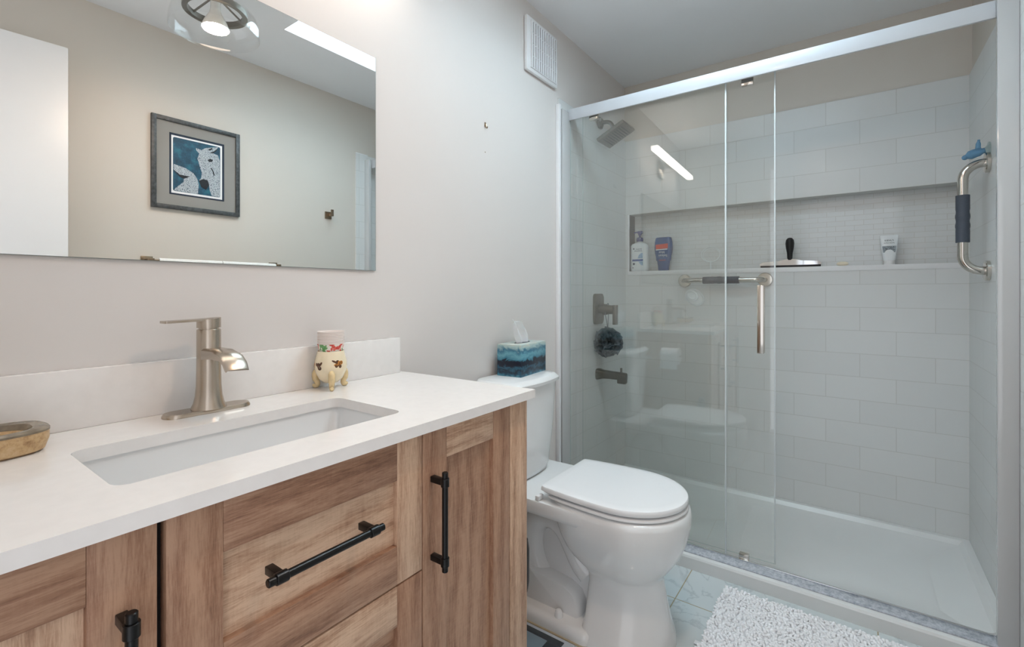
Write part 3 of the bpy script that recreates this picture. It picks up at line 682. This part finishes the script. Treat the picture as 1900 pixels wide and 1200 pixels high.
def pane(x0, x1, ya, yb, za, zb):
    bm = nb(); box(bm, (x0, ya, za), (x1, yb, zb))
    bm.faces.ensure_lookup_table(); bmesh.ops.recalc_face_normals(bm, faces=bm.faces[:])
    for f in bm.faces: f.material_index = 0 if abs(f.normal.x) > .5 else 1
    return bm
fg = thing('fixed_glass_panel', 'clear glass panel fixed beside the wall behind the toilet', 'glass panel', (2.0985, .8, .07))
obj('glass', pane(2.096, 2.101, .434, WY - .024, .0705, 2.040), gmats, fg)
obj('edge_seal', box(nb(), (2.0945, .428, .0705), (2.1025, .4345, 2.040), .001), M['seal'], fg, 'white edge strip')
fg.rotation_euler = (0, 0, math.radians(1.3))
gd = thing('sliding_glass_door', 'clear sliding glass door pushed behind the fixed pane, with bar handle', 'shower door', (2.114, .75, .07))
dg = obj('glass', pane(2.1115, 2.1165, .256, 1.09, .0755, 2.040), gmats, gd)
obj('edge_seal', box(nb(), (2.110, .2515, .0755), (2.118, .2565, 2.040), .001), M['seal'], gd, 'white edge strip')
gd.rotation_euler = (0, 0, math.radians(1.3))
for sx in (2.101, 2.129):
    bm = nb(); xo = sx
    box(bm, (xo - .007 if sx < 2.11 else xo - .004, .291, .905), (xo + .004 if sx < 2.11 else xo + .007, .315, 1.178), .002)
    for zz in (.95, 1.13): cyl(bm, (2.1115 if sx < 2.11 else 2.1165, .303, zz), (xo, .303, zz), .006, n=12)
    obj('handle', bm, M['steel'], gd)
for yy in (1.03, .352):
    bm = nb(); box(bm, (2.104, yy - .022, 1.990), (2.122, yy + .022, 2.0445), .002); obj('hanger', bm, M['steel'], gd)
bm = nb(); box(bm, (2.103, .345, .0636), (2.125, .381, .088), .002); tag(obj('door_guide', bm, M['steel'], loc=(2.114, .363, .0636)), 'small metal guide on the curb under the glass door', 'guide')

# shower head, valve, spout
PX = 2.45; TW = WY - .010
sh = thing('showerhead', 'square brushed nickel shower head on a bent arm', 'shower head', (PX, TW, 2.1))
bm = nb(); loft(bm, [ring((PX, TW, 2.102), .034, (0, -1, 0), 6), ring((PX, TW - .012, 2.102), .034, (0, -1, 0), 6), ring((PX, TW - .02, 2.102), .022, (0, -1, 0), 6)]); obj('flange', bm, M['nickel_dark'], sh)
bm = nb(); tube(bm, [(PX, TW - .01, 2.102), (PX, 1.115, 2.100), (PX, 1.09, 2.085), (PX, 1.074, 2.036)], .0115, 14, smooth=2); obj('arm', bm, M['nickel_dark'], sh)
bm = nb(); box(bm, (-.08, -.085, -.006), (.08, .085, .014), .004); bmesh.ops.rotate(bm, cent=(0, 0, 0), matrix=Matrix.Rotation(math.radians(-26.5), 3, 'X'), verts=bm.verts); bmesh.ops.translate(bm, vec=(PX, 1.064, 2.016), verts=bm.verts)
obj('head_plate', bm, M['nickel_dark'], sh)
bm = nb()
for i in range(9):
    for j in range(9):
        cyl(bm, (-.056 + i * .014, -.056 + j * .014, -.0065), (-.056 + i * .014, -.056 + j * .014, -.009), .0028, .002, 6)
bmesh.ops.rotate(bm, cent=(0, 0, 0), matrix=Matrix.Rotation(math.radians(-26.5), 3, 'X'), verts=bm.verts); bmesh.ops.translate(bm, vec=(PX, 1.064, 2.016), verts=bm.verts)
obj('nozzles', bm, M['rubber'], sh)
sv = thing('shower_valve', 'brushed nickel shower valve with lever on the tiled wall', 'shower valve', (2.43, TW, 1.056))
bm = nb(); pts = rrect(2.37, .972, 2.49, 1.142, .022, 6); loft(bm, [[(2.43 + (p[0] - 2.43) * s, y, 1.057 + (p[1] - 1.057) * s) for p in pts] for s, y in ((1, TW), (1, TW - .008), (.93, TW - .012))]); obj('escutcheon', bm, M['nickel_dark'], sv)
bm = nb(); loft(bm, [ring((2.43, y, 1.054), r, (0, -1, 0), 28) for y, r in ((TW - .012, .026), (TW - .035, .026), (TW - .036, .031), (TW - .05, .030), (TW - .07, .025), (TW - .098, .024), (TW - .1, .022))]); obj('hub', bm, M['nickel_dark'], sv)
bm = nb(); box(bm, (2.415, TW - .116, .972), (2.445, TW - .094, 1.080), .003); obj('lever', bm, M['nickel_dark'], sv)
bt = thing('tub_spout', 'brushed nickel shower spout with diverter knob low on the tile', 'spout', (2.43, TW, .69))
bm = nb(); loft(bm, [[(2.43 + (p[0]) * s, y, .695 + dz + p[1] * s) for p in rrect(-.03, -.03, .03, .03, .018, 5)] for y, s, dz in ((TW, 1.02, -.002), (TW - .01, 1.0, -.001), (TW - .035, .78, 0), (TW - .08, .72, 0), (TW - .14, .7, -.001), (TW - .165, .68, -.003), (TW - .168, .6, -.003))])
box(bm, (2.410, TW - .168, .655), (2.45, TW - .122, .70), .005); obj('body', bm, M['nickel_dark'], bt)
bm = nb(); cyl(bm, (2.43, TW - .14, .71), (2.43, TW - .14, .738), .006, n=12, bev=.001); obj('diverter_knob', bm, M['nickel_dark'], bt)
# bath pouf hanging from the valve
pf = thing('bath_pouf', 'dark grey mesh bath pouf hanging from the shower valve', 'bath pouf', (2.43, 1.105, .875))
bm = nb(); rnd = random.Random(3)
for k in range(26):
    ax = Vector((rnd.gauss(0, 1), rnd.gauss(0, 1), rnd.gauss(0, 1))).normalized()
    t = Vector((0, 0, 1)) if abs(ax.z) < .9 else Vector((1, 0, 0)); u = ax.cross(t).normalized(); v = ax.cross(u)
    n = 56; R = .058 + rnd.random() * .020; ph = rnd.random() * 6; fq = rnd.choice((5, 6, 7)); off = rnd.uniform(-.022, .022)
    L = []
    for f in (.3, .6, .82, 1.0):
        row = []
        for i in range(n):
            a = 2 * PI * i / n; wob = math.sin(a * fq + ph) * .019 * f * f + math.sin(a * (fq * 2 + 1) + ph) * .007 * f * f
            rr = R * f * (1 + .07 * math.sin(a * 3 + ph)); p = Vector((2.43, 1.105, .875)) + u * (rr * math.cos(a)) + v * (rr * math.sin(a)) + ax * (wob + off * (1.0 - .3 * f)); row.append(p)
        L.append(row)
    loft(bm, L, False, False)
for v_ in bm.verts:
    if v_.co.y > TW - .001: v_.co.y = TW - .001
obj('mesh_ruffles', bm, M['pouf'], pf, angle=180)
bm = nb(); tube(bm, [(2.43, 1.105, .90), (2.424, 1.103, .97), (2.40, 1.112, 1.054), (2.424, 1.103, 1.088), (2.436, 1.103, 1.088), (2.462, 1.112, 1.054), (2.434, 1.105, .97), (2.432, 1.106, .90)], .0022, 8, smooth=1); obj('cord', bm, M['cord'], pf)

# grab bars
def grab(label, rootloc, P, r, flanges, axis, grip, gr):
    g = thing('grab_bar', label, 'grab bar', rootloc, 'steel grab bars in the shower')
    bm = nb(); tube(bm, P, r, 20); obj('bar', bm, M['steel'], g)
    for f in flanges:
        a = Vector(axis); bm = nb(); f = Vector(f); loft(bm, [ring(f, .037, a, 32), ring(f + a * .010, .037, a, 32), ring(f + a * .013, .034, a, 32), ring(f + a * .014, .018, a, 32)]); obj('flange', bm, M['steel'], g)
    bm = nb(); p0, p1 = Vector(grip[0]), Vector(grip[1]); n = 24; L = []
    for i in range(n + 1):
        f = i / n; rr = gr + (.0012 * math.sin(f * PI * 10)) * (1 if .3 < f < .75 else 0); L.append(ring(p0.lerp(p1, f), rr, p1 - p0, 20))
    loft(bm, L); obj('grip', bm, M['rubber'], g, 'dark grey rubber sleeve')
yb_ = OY + .0105
def ubar(wall, out, a0, a1, R_, pt):
    """path of a U-shaped bar: pt(distance from wall, position along)"""
    P = [pt(-.004, a0)]; sg = 1 if a1 > a0 else -1
    for i in range(9):
        t = PI / 2 * i / 8; P.append(pt(out - R_ + R_ * math.sin(t), a0 + sg * (R_ - R_ * math.cos(t))))
    for i in range(9):
        t = PI / 2 * i / 8; P.append(pt(out - R_ + R_ * math.cos(t), a1 - sg * (R_ - R_ * math.sin(t))))
    return P + [pt(-.004, a1)]
gx, gzt, gzb, go = 2.45, 1.630, 1.230, .072
grab('upright steel grab bar with grey grip at the open shower end', (gx, yb_, 1.23), ubar(yb_, go, gzt, gzb, .055, lambda d, a: (gx, yb_ + d, a)), .0155,
     [(gx, yb_, gzt), (gx, yb_, gzb)], (0, 1, 0), ((gx, yb_ + go, 1.516), (gx, yb_ + go, 1.338)), .0205)
grab('level steel grab bar with grey grip under the shower niche', (BX, .59, 1.216), ubar(BX, .06, .800, .384, .045, lambda d, a: (BX - d, a, 1.2165)), .0145,
     [(BX, .800, 1.2165), (BX, .384, 1.2165)], (-1, 0, 0), ((BX - .06, .685, 1.2165), (BX - .06, .50, 1.2165)), .019)
# pale suction soap holder on the back wall
sc = thing('suction_soap_holder', 'pale oval suction holder on the tile under the level grab bar', 'soap holder', (BX, .745, 1.12))
def tilted(rx, ry, x, cy=.745, cz=1.121, n=28, t=math.radians(35)):
    return [(x, cy + rx * math.cos(2*PI*i/n) * math.cos(t) - ry * math.sin(2*PI*i/n) * math.sin(t), cz + rx * math.cos(2*PI*i/n) * math.sin(t) + ry * math.sin(2*PI*i/n) * math.cos(t)) for i in range(n)]
bm = nb(); loft(bm, [tilted(.058, .046, BX - .0005), tilted(.058, .046, BX - .006), tilted(.05, .038, BX - .011), tilted(.048, .036, BX - .008)]); obj('tray', bm, M['white_bottle'], sc)
bm = nb(); loft(bm, [tilted(.036, .03, BX - .008, .757, 1.132), tilted(.036, .03, BX - .018, .757, 1.132), tilted(.026, .02, BX - .023, .757, 1.132), tilted(.024, .018, BX - .018, .757, 1.132)]); obj('cup', bm, M['white_bottle'], sc)
# blue suction hook above the upright grab bar
hx_, hz_ = 2.45, 1.676
bk = thing('suction_hook', 'translucent blue rubber hook sitting above the upright grab bar', 'hook', (hx_, yb_, hz_))
bm = nb(); loft(bm, [ring((hx_, yb_ + d, hz_), r, (0, 1, 0), 24) for d, r in ((0, .030), (.004, .030), (.008, .016), (.014, .010))]); obj('suction_cup', bm, M['clear_plastic'], bk)
bm = nb(); tube(bm, [(hx_, yb_ + .012, hz_), (hx_, yb_ + .032, hz_ - .004), (hx_, yb_ + .048, hz_ - .010), (hx_, yb_ + .066, hz_ - .018)], [.010, .016, .0165, .009], 14, smooth=1); sph(bm, (hx_, yb_ + .066, hz_ - .018), .0095, n=12)
tube(bm, [(hx_, yb_ + .030, hz_), (hx_, yb_ + .030, hz_ + .022), (hx_, yb_ + .028, hz_ + .042)], [.009, .0075, .004], 12, smooth=1); obj('rubber_hook', bm, M['blue_plastic'], bk)

# ------------------------------------------------------------------ things in the niche
NZ = NZ0
def yzloop(cx, cy, hx, hy, z, ex=.45, n=32):
    return [(cx + hx * math.copysign(abs(math.cos(2*PI*i/n)) ** ex, math.cos(2*PI*i/n)), cy + hy * math.copysign(abs(math.sin(2*PI*i/n)) ** ex, math.sin(2*PI*i/n)), z) for i in range(n)]
bx, by = 2.868, 1.087
b1 = thing('shampoo_bottle', 'white pump shampoo bottle with navy cap in the niche', 'bottle', (bx, by, NZ))
bm = nb(); loft(bm, [yzloop(bx, by, hx, hy, NZ + z, e_) for z, hx, hy, e_ in ((0, .024, .050, .5), (.005, .027, .0545, .5), (.02, .0275, .056, .5), (.10, .0275, .0555, .5), (.158, .027, .054, .5), (.170, .024, .047, .55), (.177, .018, .030, .7), (.180, .015, .018, 1.0), (.186, .0145, .017, 1.0))]); obj('body', bm, M['white_bottle'], b1, angle=50)
bm = nb(); lathe(bm, [(.0195, .186), (.021, .190), (.021, .202), (.018, .210), (.008, .213)], (bx, by, NZ), 24); cyl(bm, (bx, by, NZ + .213), (bx, by, NZ + .232), .0045, n=12); lathe(bm, [(.010, .226), (.0105, .232), (.0105, .236)], (bx, by, NZ), 16)
box(bm, (bx - .011, by - .016, NZ + .234), (bx + .011, by + .012, NZ + .252), .004)
loft(bm, [[(bx + a_ * s, y, NZ + z + c_ * s) for a_, c_ in ((-.008, -.004), (.008, -.004), (.008, .004), (-.008, .004))] for y, z, s in ((by + .010, .246, 1.0), (by + .028, .245, .8), (by + .038, .240, .5))]); obj('pump', bm, M['navy'], b1)
fxp = bx - .0278
R_, U_ = (0, -1, 0), (0, 0, 1)
def patch(name, parent, mat, pts, x=fxp):
    """flat printed shape on a face that looks toward -x; pts are (y, z)"""
    bm = nb(); a = [bm.verts.new((x, p[0], p[1])) for p in pts]; b = [bm.verts.new((x + .0006, p[0], p[1])) for p in pts]; n = len(a)
    bm.faces.new(a); bm.faces.new(b[::-1])
    for i in range(n): bm.faces.new((a[i], a[(i + 1) % n], b[(i + 1) % n], b[i]))
    return obj(name, bm, mat, parent, flat=True)
text('lettering', 'head &', .0125, M['navy_ink'], (fxp, by - .004, NZ + .134), R_, U_, b1)
text('lettering', 'shoulders', .0125, M['navy_ink'], (fxp, by, NZ + .123), R_, U_, b1)
patch('emblem', b1, M['navy_ink'], [(by + .029 + .005 * math.cos(a / 10 * 2 * PI), NZ + .140 + .005 * math.sin(a / 10 * 2 * PI)) for a in range(10)])
patch('label_band', b1, M['blue_ink'], [(by + .038, NZ + .062), (by + .038, NZ + .074), (by - .03, NZ + .075), (by - .03, NZ + .063)])
patch('label_swirl', b1, M['light_blue_ink'], [(by - .028, NZ + .112), (by - .018, NZ + .112), (by - .004, NZ + .100), (by + .004, NZ + .080), (by - .028, NZ + .080)])
patch('label_swirl', b1, M['light_blue_ink'], [(by - .002, NZ + .061), (by - .03, NZ + .061), (by - .03, NZ + .036), (by - .018, NZ + .038), (by - .008, NZ + .050)])
patch('label_mark', b1, M['navy_ink'], [(by + .028 + .007 * math.cos(a / 14 * 2 * PI), NZ + .046 + .007 * math.sin(a / 14 * 2 * PI)) for a in range(14)])
patch('label_mark', b1, M['navy_ink'], [(by + .034 + .003 * math.cos(a / 8 * 2 * PI), NZ + .022 + .004 * math.sin(a / 8 * 2 * PI)) for a in range(8)])
cx_, cy_ = 2.868, .938
b2 = thing('shampoo_bottle', 'slate blue shampoo bottle standing upside down on its cap', 'bottle', (cx_, cy_, NZ))
bm = nb(); loft(bm, [yzloop(cx_, cy_, hx, hy, NZ + z, .6) for z, hx, hy in ((0, .018, .029), (.003, .019, .031), (.032, .0195, .0325), (.034, .0205, .034), (.06, .022, .037), (.062, .022, .043), (.09, .023, .0455), (.11, .023, .0515), (.14, .0235, .0535), (.17, .023, .052), (.198, .0215, .0465), (.202, .018, .042))]); obj('body', bm, M['selsun'], b2, angle=50)
f2 = cx_ - .0242
patch('label_panel', b2, M['deep_blue_ink'], [(cy_ + .036, NZ + .122), (cy_ - .036, NZ + .122), (cy_ - .030, NZ + .085), (cy_ + .030, NZ + .085)], f2 + .0004)
patch('label_panel', b2, M['red_ink'], [(cy_ + .039, NZ + .130), (cy_ - .033, NZ + .134), (cy_ - .033, NZ + .163), (cy_ + .041, NZ + .158)], f2)
patch('label_band', b2, M['white_ink'], [(cy_ + .040, NZ + .124), (cy_ - .030, NZ + .126), (cy_ - .030, NZ + .132), (cy_ + .040, NZ + .129)], f2 - .0004)
text('lettering', 'Selsun', .021, M['white_ink'], (f2, cy_ - .003, NZ + .097), (0, 1, 0), (0, 0, -1), b2, sx=1.0)
text('lettering', 'blue', .021, M['white_ink'], (f2, cy_ + .004, NZ + .117), (0, 1, 0), (0, 0, -1), b2)
patch('label_line', b2, M['red_ink'], [(cy_ + .02, NZ + .062), (cy_ - .02, NZ + .062), (cy_ - .02, NZ + .065), (cy_ + .02, NZ + .065)], cx_ - .0226)
# thin ring
bm = nb()
def loopring(ry, rz, cy, cz, x, r):
    P = [(x + .006 * math.sin(a), cy + ry * math.cos(a), cz + rz * math.sin(a)) for a in [2 * PI * i / 40 for i in range(41)]]; tube(bm, P, r, 6)
loopring(.052, .044, .675, 1.37, 2.9, .0016); loopring(.045, .039, .672, 1.367, 2.901, .0012); box(bm, (2.9, .672, NZ + .0003), (2.902, .678, 1.332))
tag(obj('wire_loop', bm, M['white_bottle'], loc=(2.9, .675, NZ)), 'thin pale double loop standing against the niche tile behind the glass', 'loop')
# squeegee
sq = thing('squeegee', 'black and chrome squeegee with handle up on the niche ledge', 'squeegee', (2.85, .272, NZ))
bm = nb(); box(bm, (2.843, .136, NZ + .0005), (2.851, .408, NZ + .014), .001); obj('blade', bm, M['black_rubber'], sq)
bm = nb(); loft(bm, [[(2.847 + a_, y, NZ + z) for a_, z in ((-.009, .011), (.009, .011), (.007, zt), (-.007, zt))] for y, zt in ((.134, .022), (.15, .029), (.22, .034), (.252, .042), (.292, .042), (.32, .034), (.395, .029), (.41, .022))]); obj('holder', bm, M['chrome'], sq)
bm = nb(); lathe(bm, [(.010, .038), (.012, .05), (.0135, .075), (.019, .105), (.0205, .125), (.018, .142), (.010, .152), (.002, .154)], (2.847, .272, NZ), 24); obj('handle', bm, M['black_rubber'], sq)
bm = nb(); sph(bm, (2.862, .047, NZ + .011), .012, 1.3, 2.1, .92, 24); tag(obj('soap_bar', bm, M['soap'], loc=(2.862, .047, NZ)), 'small cream soap bar on the niche ledge between squeegee and tube', 'soap')
tu = thing('lotion_tube', 'white lotion tube standing on its cap in the niche', 'tube', (2.868, -.134, NZ))
bm = nb(); ty_ = -.134; cxx = 2.868
loft(bm, [yzloop(cxx, ty_, hx, hy, NZ + z, .75) for z, hx, hy in ((.020, .0195, .0235), (.03, .019, .0245), (.08, .012, .030), (.122, .003, .0335), (.128, .0015, .034), (.140, .0015, .0345))]); obj('body', bm, M['white_bottle'], tu, angle=50)
bm = nb(); lathe(bm, [(.0215, 0), (.022, .002), (.0215, .021), (.019, .022)], (cxx, ty_, NZ), 28); obj('cap', bm, M['plastic_white'], tu)
tl = Vector((.0165, 0, .092)).normalized()
def tt(s, size, z): text('lettering', s, size, M['black_ink'], (cxx - .0192 + (z - .03) * .175 - .0012, ty_, NZ + z), R_, tuple(tl), tu)
tt("KIEHL'S", .0105, .112); tt('ULTRA FACIAL', .0062, .101); tt('CLEANSER', .0062, .0945)
patch('label_print', tu, M['grey_ink'], [(ty_ + .026, NZ + .088), (ty_ - .026, NZ + .088), (ty_ - .023, NZ + .058), (ty_ + .023, NZ + .058)], cxx - .0192 + .006)
for v in tu.children[-1].data.vertices: v.co.x += (v.co.z - .058) * .17 - .0042

# ------------------------------------------------------------------ opposite wall (seen in the mirror)
pc = thing('framed_picture', 'grey framed print of two white horse heads on teal', 'picture', (1.03, OY, 1.56))
bm = nb(); fx0, fx1, fz0, fz1, fw = .8275, 1.2310, 1.5632, 2.015, .0205
for lo, hi in (((fx0, fz0), (fx0 + fw, fz1)), ((fx1 - fw, fz0), (fx1, fz1)), ((fx0 + fw, fz0), (fx1 - fw, fz0 + fw)), ((fx0 + fw, fz1 - fw), (fx1 - fw, fz1))):
    box(bm, (lo[0], OY + .0005, lo[1]), (hi[0], OY + .018, hi[1]), .0015)
obj('frame', bm, M['frame_grey'], pc)
obj('matboard', box(nb(), (fx0 + .015, OY + .001, fz0 + .015), (fx1 - .015, OY + .009, fz1 - .015)), M['mat_grey'], pc)
pr_ = obj('print', box(nb(), (.9105, OY + .009, 1.6442), (1.1430, OY + .0110, 1.9308)), M['paper'], pc)
bm = nb()
for lo, hi in (((.9027, 1.637), (.9105, 1.942)), ((1.143, 1.637), (1.1535, 1.942)), ((.9105, 1.637), (1.143, 1.6442)), ((.9105, 1.9308), (1.143, 1.942))): box(bm, (lo[0], OY + .0085, lo[1]), (hi[0], OY + .0105, hi[1]))
obj('inner_mat', bm, M['mat_navy'], pc)
ay = OY + .0110
def art(name, pts, mat, lift):
    bm = nb(); slab(bm, pts, ay - .0002, ay + lift); return obj(name, bm, mat, pr_, flat=True)
art('night_background', rrect(.9175, 1.6545, 1.1335, 1.9225, .008, 4), M['teal'], .0004)
art('horse_head', [(1.0187, 1.8914), (1.0434, 1.8857), (1.0627, 1.9011), (1.0921, 1.9111), (1.1246, 1.9219), (1.112, 1.8996), (1.097, 1.8823), (1.122, 1.8772), (1.1311, 1.849), (1.1332, 1.6562), (1.0921, 1.6577), (1.0822, 1.686), (1.0798, 1.7127), (1.0651, 1.683), (1.0434, 1.6953), (1.0315, 1.7252), (1.0434, 1.7435), (1.0458, 1.7709), (1.0386, 1.7908), (1.0315, 1.816), (1.0253, 1.8386), (1.0338, 1.8646), (1.0196, 1.8799)], M['stipple'], .0008)
art('horse_head', [(0.9202, 1.7879), (0.9732, 1.777), (1.0079, 1.7578), (1.0243, 1.7345), (1.031, 1.7037), (1.0281, 1.6556), (0.9211, 1.6568), (0.9281, 1.6694), (0.9641, 1.7071), (0.9641, 1.7254), (0.9415, 1.7392), (0.9202, 1.7606)], M['stipple'], .0008)
for pts in ([(0.9202, 1.7596), (0.946, 1.7401), (0.9916, 1.7387), (0.9641, 1.7218), (0.946, 1.7297)], [(1.0315, 1.7252), (1.0506, 1.7369), (1.0724, 1.7357), (1.0798, 1.7127), (1.0651, 1.683), (1.0434, 1.6953)], [(1.0724, 1.8413), (1.0847, 1.8506), (1.0985, 1.8472), (1.0945, 1.8365), (1.0798, 1.8321)],
            [(1.0822, 1.8826), (1.102, 1.8928), (1.1195, 1.9124), (1.113, 1.8971), (1.097, 1.8807)], [(1.0724, 1.8943), (1.0921, 1.91), (1.097, 1.9041), (1.0822, 1.8924)], [(1.0861, 1.8052), (1.0931, 1.8023), (1.103, 1.7826), (1.107, 1.7659), (1.101, 1.7679), (1.0945, 1.789)]):
    art('dark_mark', pts, M['dark_print'], .0011)
# towel bar with two towels
tw = thing('towel_bar', 'square-post metal towel bar on the wall facing the mirror', 'towel bar', (1.12, OY, 1.30))
bm = nb(); box(bm, (.80, -.352, 1.293), (1.432, -.340, 1.305), .001); obj('bar', bm, M['bronze'], tw)
for x in (.812, 1.42):
    bm = nb(); box(bm, (x - .024, OY, 1.275), (x + .024, OY + .008, 1.323), .002); box(bm, (x - .009, OY + .006, 1.288), (x + .009, -.336, 1.310), .001); obj('post', bm, M['bronze'], tw)
def towel(xa, xb, label):
    bm = nb(); prof = []
    for t in (-1,): pass
    P = [(-.333, .86), (-.330, 1.0), (-.3315, 1.20), (-.334, 1.298), (-.338, 1.308), (-.346, 1.313), (-.354, 1.308), (-.358, 1.298), (-.361, 1.20), (-.362, 1.0), (-.362, .92)]
    Q = [(-.3385, .86), (-.3365, 1.0), (-.3375, 1.20), (-.3393, 1.297), (-.342, 1.3055), (-.346, 1.3065), (-.350, 1.3055), (-.3527, 1.297), (-.3545, 1.20), (-.3555, 1.0), (-.3555, .92)]
    loops = []
    n = 20
    for i in range(n + 1):
        x = xa + (xb - xa) * i / n; wv_ = .002 * math.sin(i * 1.1)
        loops.append([(x, y + (wv_ if z < 1.25 and y > -.346 else 0), z) for y, z in P] + [(x, y + (wv_ if z < 1.25 and y > -.346 else 0), z) for y, z in Q[::-1]])
    loft(bm, loops); tag(obj('towel', bm, M['terry'], loc=((xa + xb) / 2, -.346, 1.3)), label, 'towel', 'white towels on the bar')
towel(.842, 1.118, 'white towel folded over the bar, on the half below the picture'); towel(1.121, 1.40, 'white towel folded over the bar, on the half toward the robe hook')
rh = thing('robe_hook', 'small square metal robe hook on the wall reflected in the mirror', 'hook', (1.785, OY, 1.65))
bm = nb(); box(bm, (1.755, OY, 1.622), (1.801, OY + .008, 1.668), .002); obj('plate', bm, M['bronze'], rh)
bm = nb(); box(bm, (1.770, OY + .006, 1.636), (1.786, -.365, 1.655), .001); box(bm, (1.770, -.372, 1.636), (1.786, -.362, 1.678), .001); obj('peg', bm, M['bronze'], rh)
# ceiling lamp
lx, ly = .842, .26
cl = thing('ceiling_lamp', 'clear glass ceiling lamp with a glowing reflector bulb', 'ceiling light', (lx, ly, CZ))
bm = nb(); lathe(bm, [(.075, CZ - .022), (.08, CZ - .018), (.08, CZ - .0005)], (lx, ly, 0), 32); cyl(bm, (lx, ly, CZ - .022), (lx, ly, 2.315), .02, n=20); obj('canopy', bm, M['nickel_dark'], cl)
bm = nb(); L = [[(lx + r * math.cos(2*PI*i/40), ly + r * math.sin(2*PI*i/40), z) for i in range(40)] for r, z in ((.095, 2.268), (.113, 2.268), (.113, 2.29), (.095, 2.29), (.095, 2.268))]; loft(bm, L, False, False)
for a in (0, 120, 240): cyl(bm, (lx + .1 * math.cos(math.radians(a)), ly + .1 * math.sin(math.radians(a)), 2.28), (lx + .018 * math.cos(math.radians(a)), ly + .018 * math.sin(math.radians(a)), 2.33), .004, n=8)
obj('ring', bm, M['nickel_dark'], cl)
bm = nb(); lathe(bm, [(.116, 2.294), (.13, 2.286), (.148, 2.262), (.156, 2.225), (.158, 2.19), (.156, 2.187), (.155, 2.19), (.153, 2.225), (.145, 2.260), (.128, 2.282), (.116, 2.290)], (lx, ly, 0), 48, cap0=False, cap1=False); obj('glass_shade', bm, M['glass_clear'], cl)
bm = nb(); lathe(bm, [(.018, 2.315), (.018, 2.285), (.022, 2.268), (.040, 2.235), (.0475, 2.215), (.0475, 2.208)], (lx, ly, 0), 32, cap1=False); bl = obj('bulb', bm, M['bulb_glass'], cl)
bm = nb(); lathe(bm, [(.0475, 2.208), (.044, 2.203), (.03, 2.2), (.002, 2.199)], (lx, ly, 0), 32, cap0=False); obj('bulb_face', bm, M['bulb_emit'], bl)

# ------------------------------------------------------------------ bath mat
bmx = thing('bath_mat', 'white shaggy chenille bath mat on the floor before the shower', 'bath mat', (1.77, .02, 0))
x0, x1, y0, y1 = 1.46, 1.962, -.39, .402
bm = nb(); box(bm, (x0, y0, .001), (x1, y1, .012), .004); obj('backing', bm, M['mat'], bmx)
bm = nb(); rnd = random.Random(11)
sp = .0092; nx = int((x1 - x0) / sp); ny = int((y1 - y0) / sp)
for i in range(nx + 1):
    for j in range(ny + 1):
        px = x0 + i * sp + rnd.uniform(-.0025, .0025); py = y0 + j * sp + rnd.uniform(-.0025, .0025)
        a = rnd.uniform(0, 2 * PI); ln = rnd.uniform(.004, .009); h = rnd.uniform(.013, .018); r = rnd.uniform(.0048, .0060)
        dx, dy = math.cos(a) * ln, math.sin(a) * ln
        L = []
        for f, rr in ((0, .8), (.45, 1.05), (.8, .95), (1.0, .5)):
            c = Vector((px + dx * f * f, py + dy * f * f, .006 + h * (1 - (1 - f) ** 1.6)))
            L.append([c + Vector((r * rr * math.cos(2 * PI * k / 5), r * rr * math.sin(2 * PI * k / 5), (0 if f < .9 else 0))) for k in range(5)])
        loft(bm, L, False, True)
o = obj('pile', bm, M['mat'], bmx, angle=180); o['kind'] = 'stuff'
bm = nb(); box(bm, (1.60, .399, .003), (1.618, .425, .0045)); obj('care_tag', bm, M['paper'], bmx)
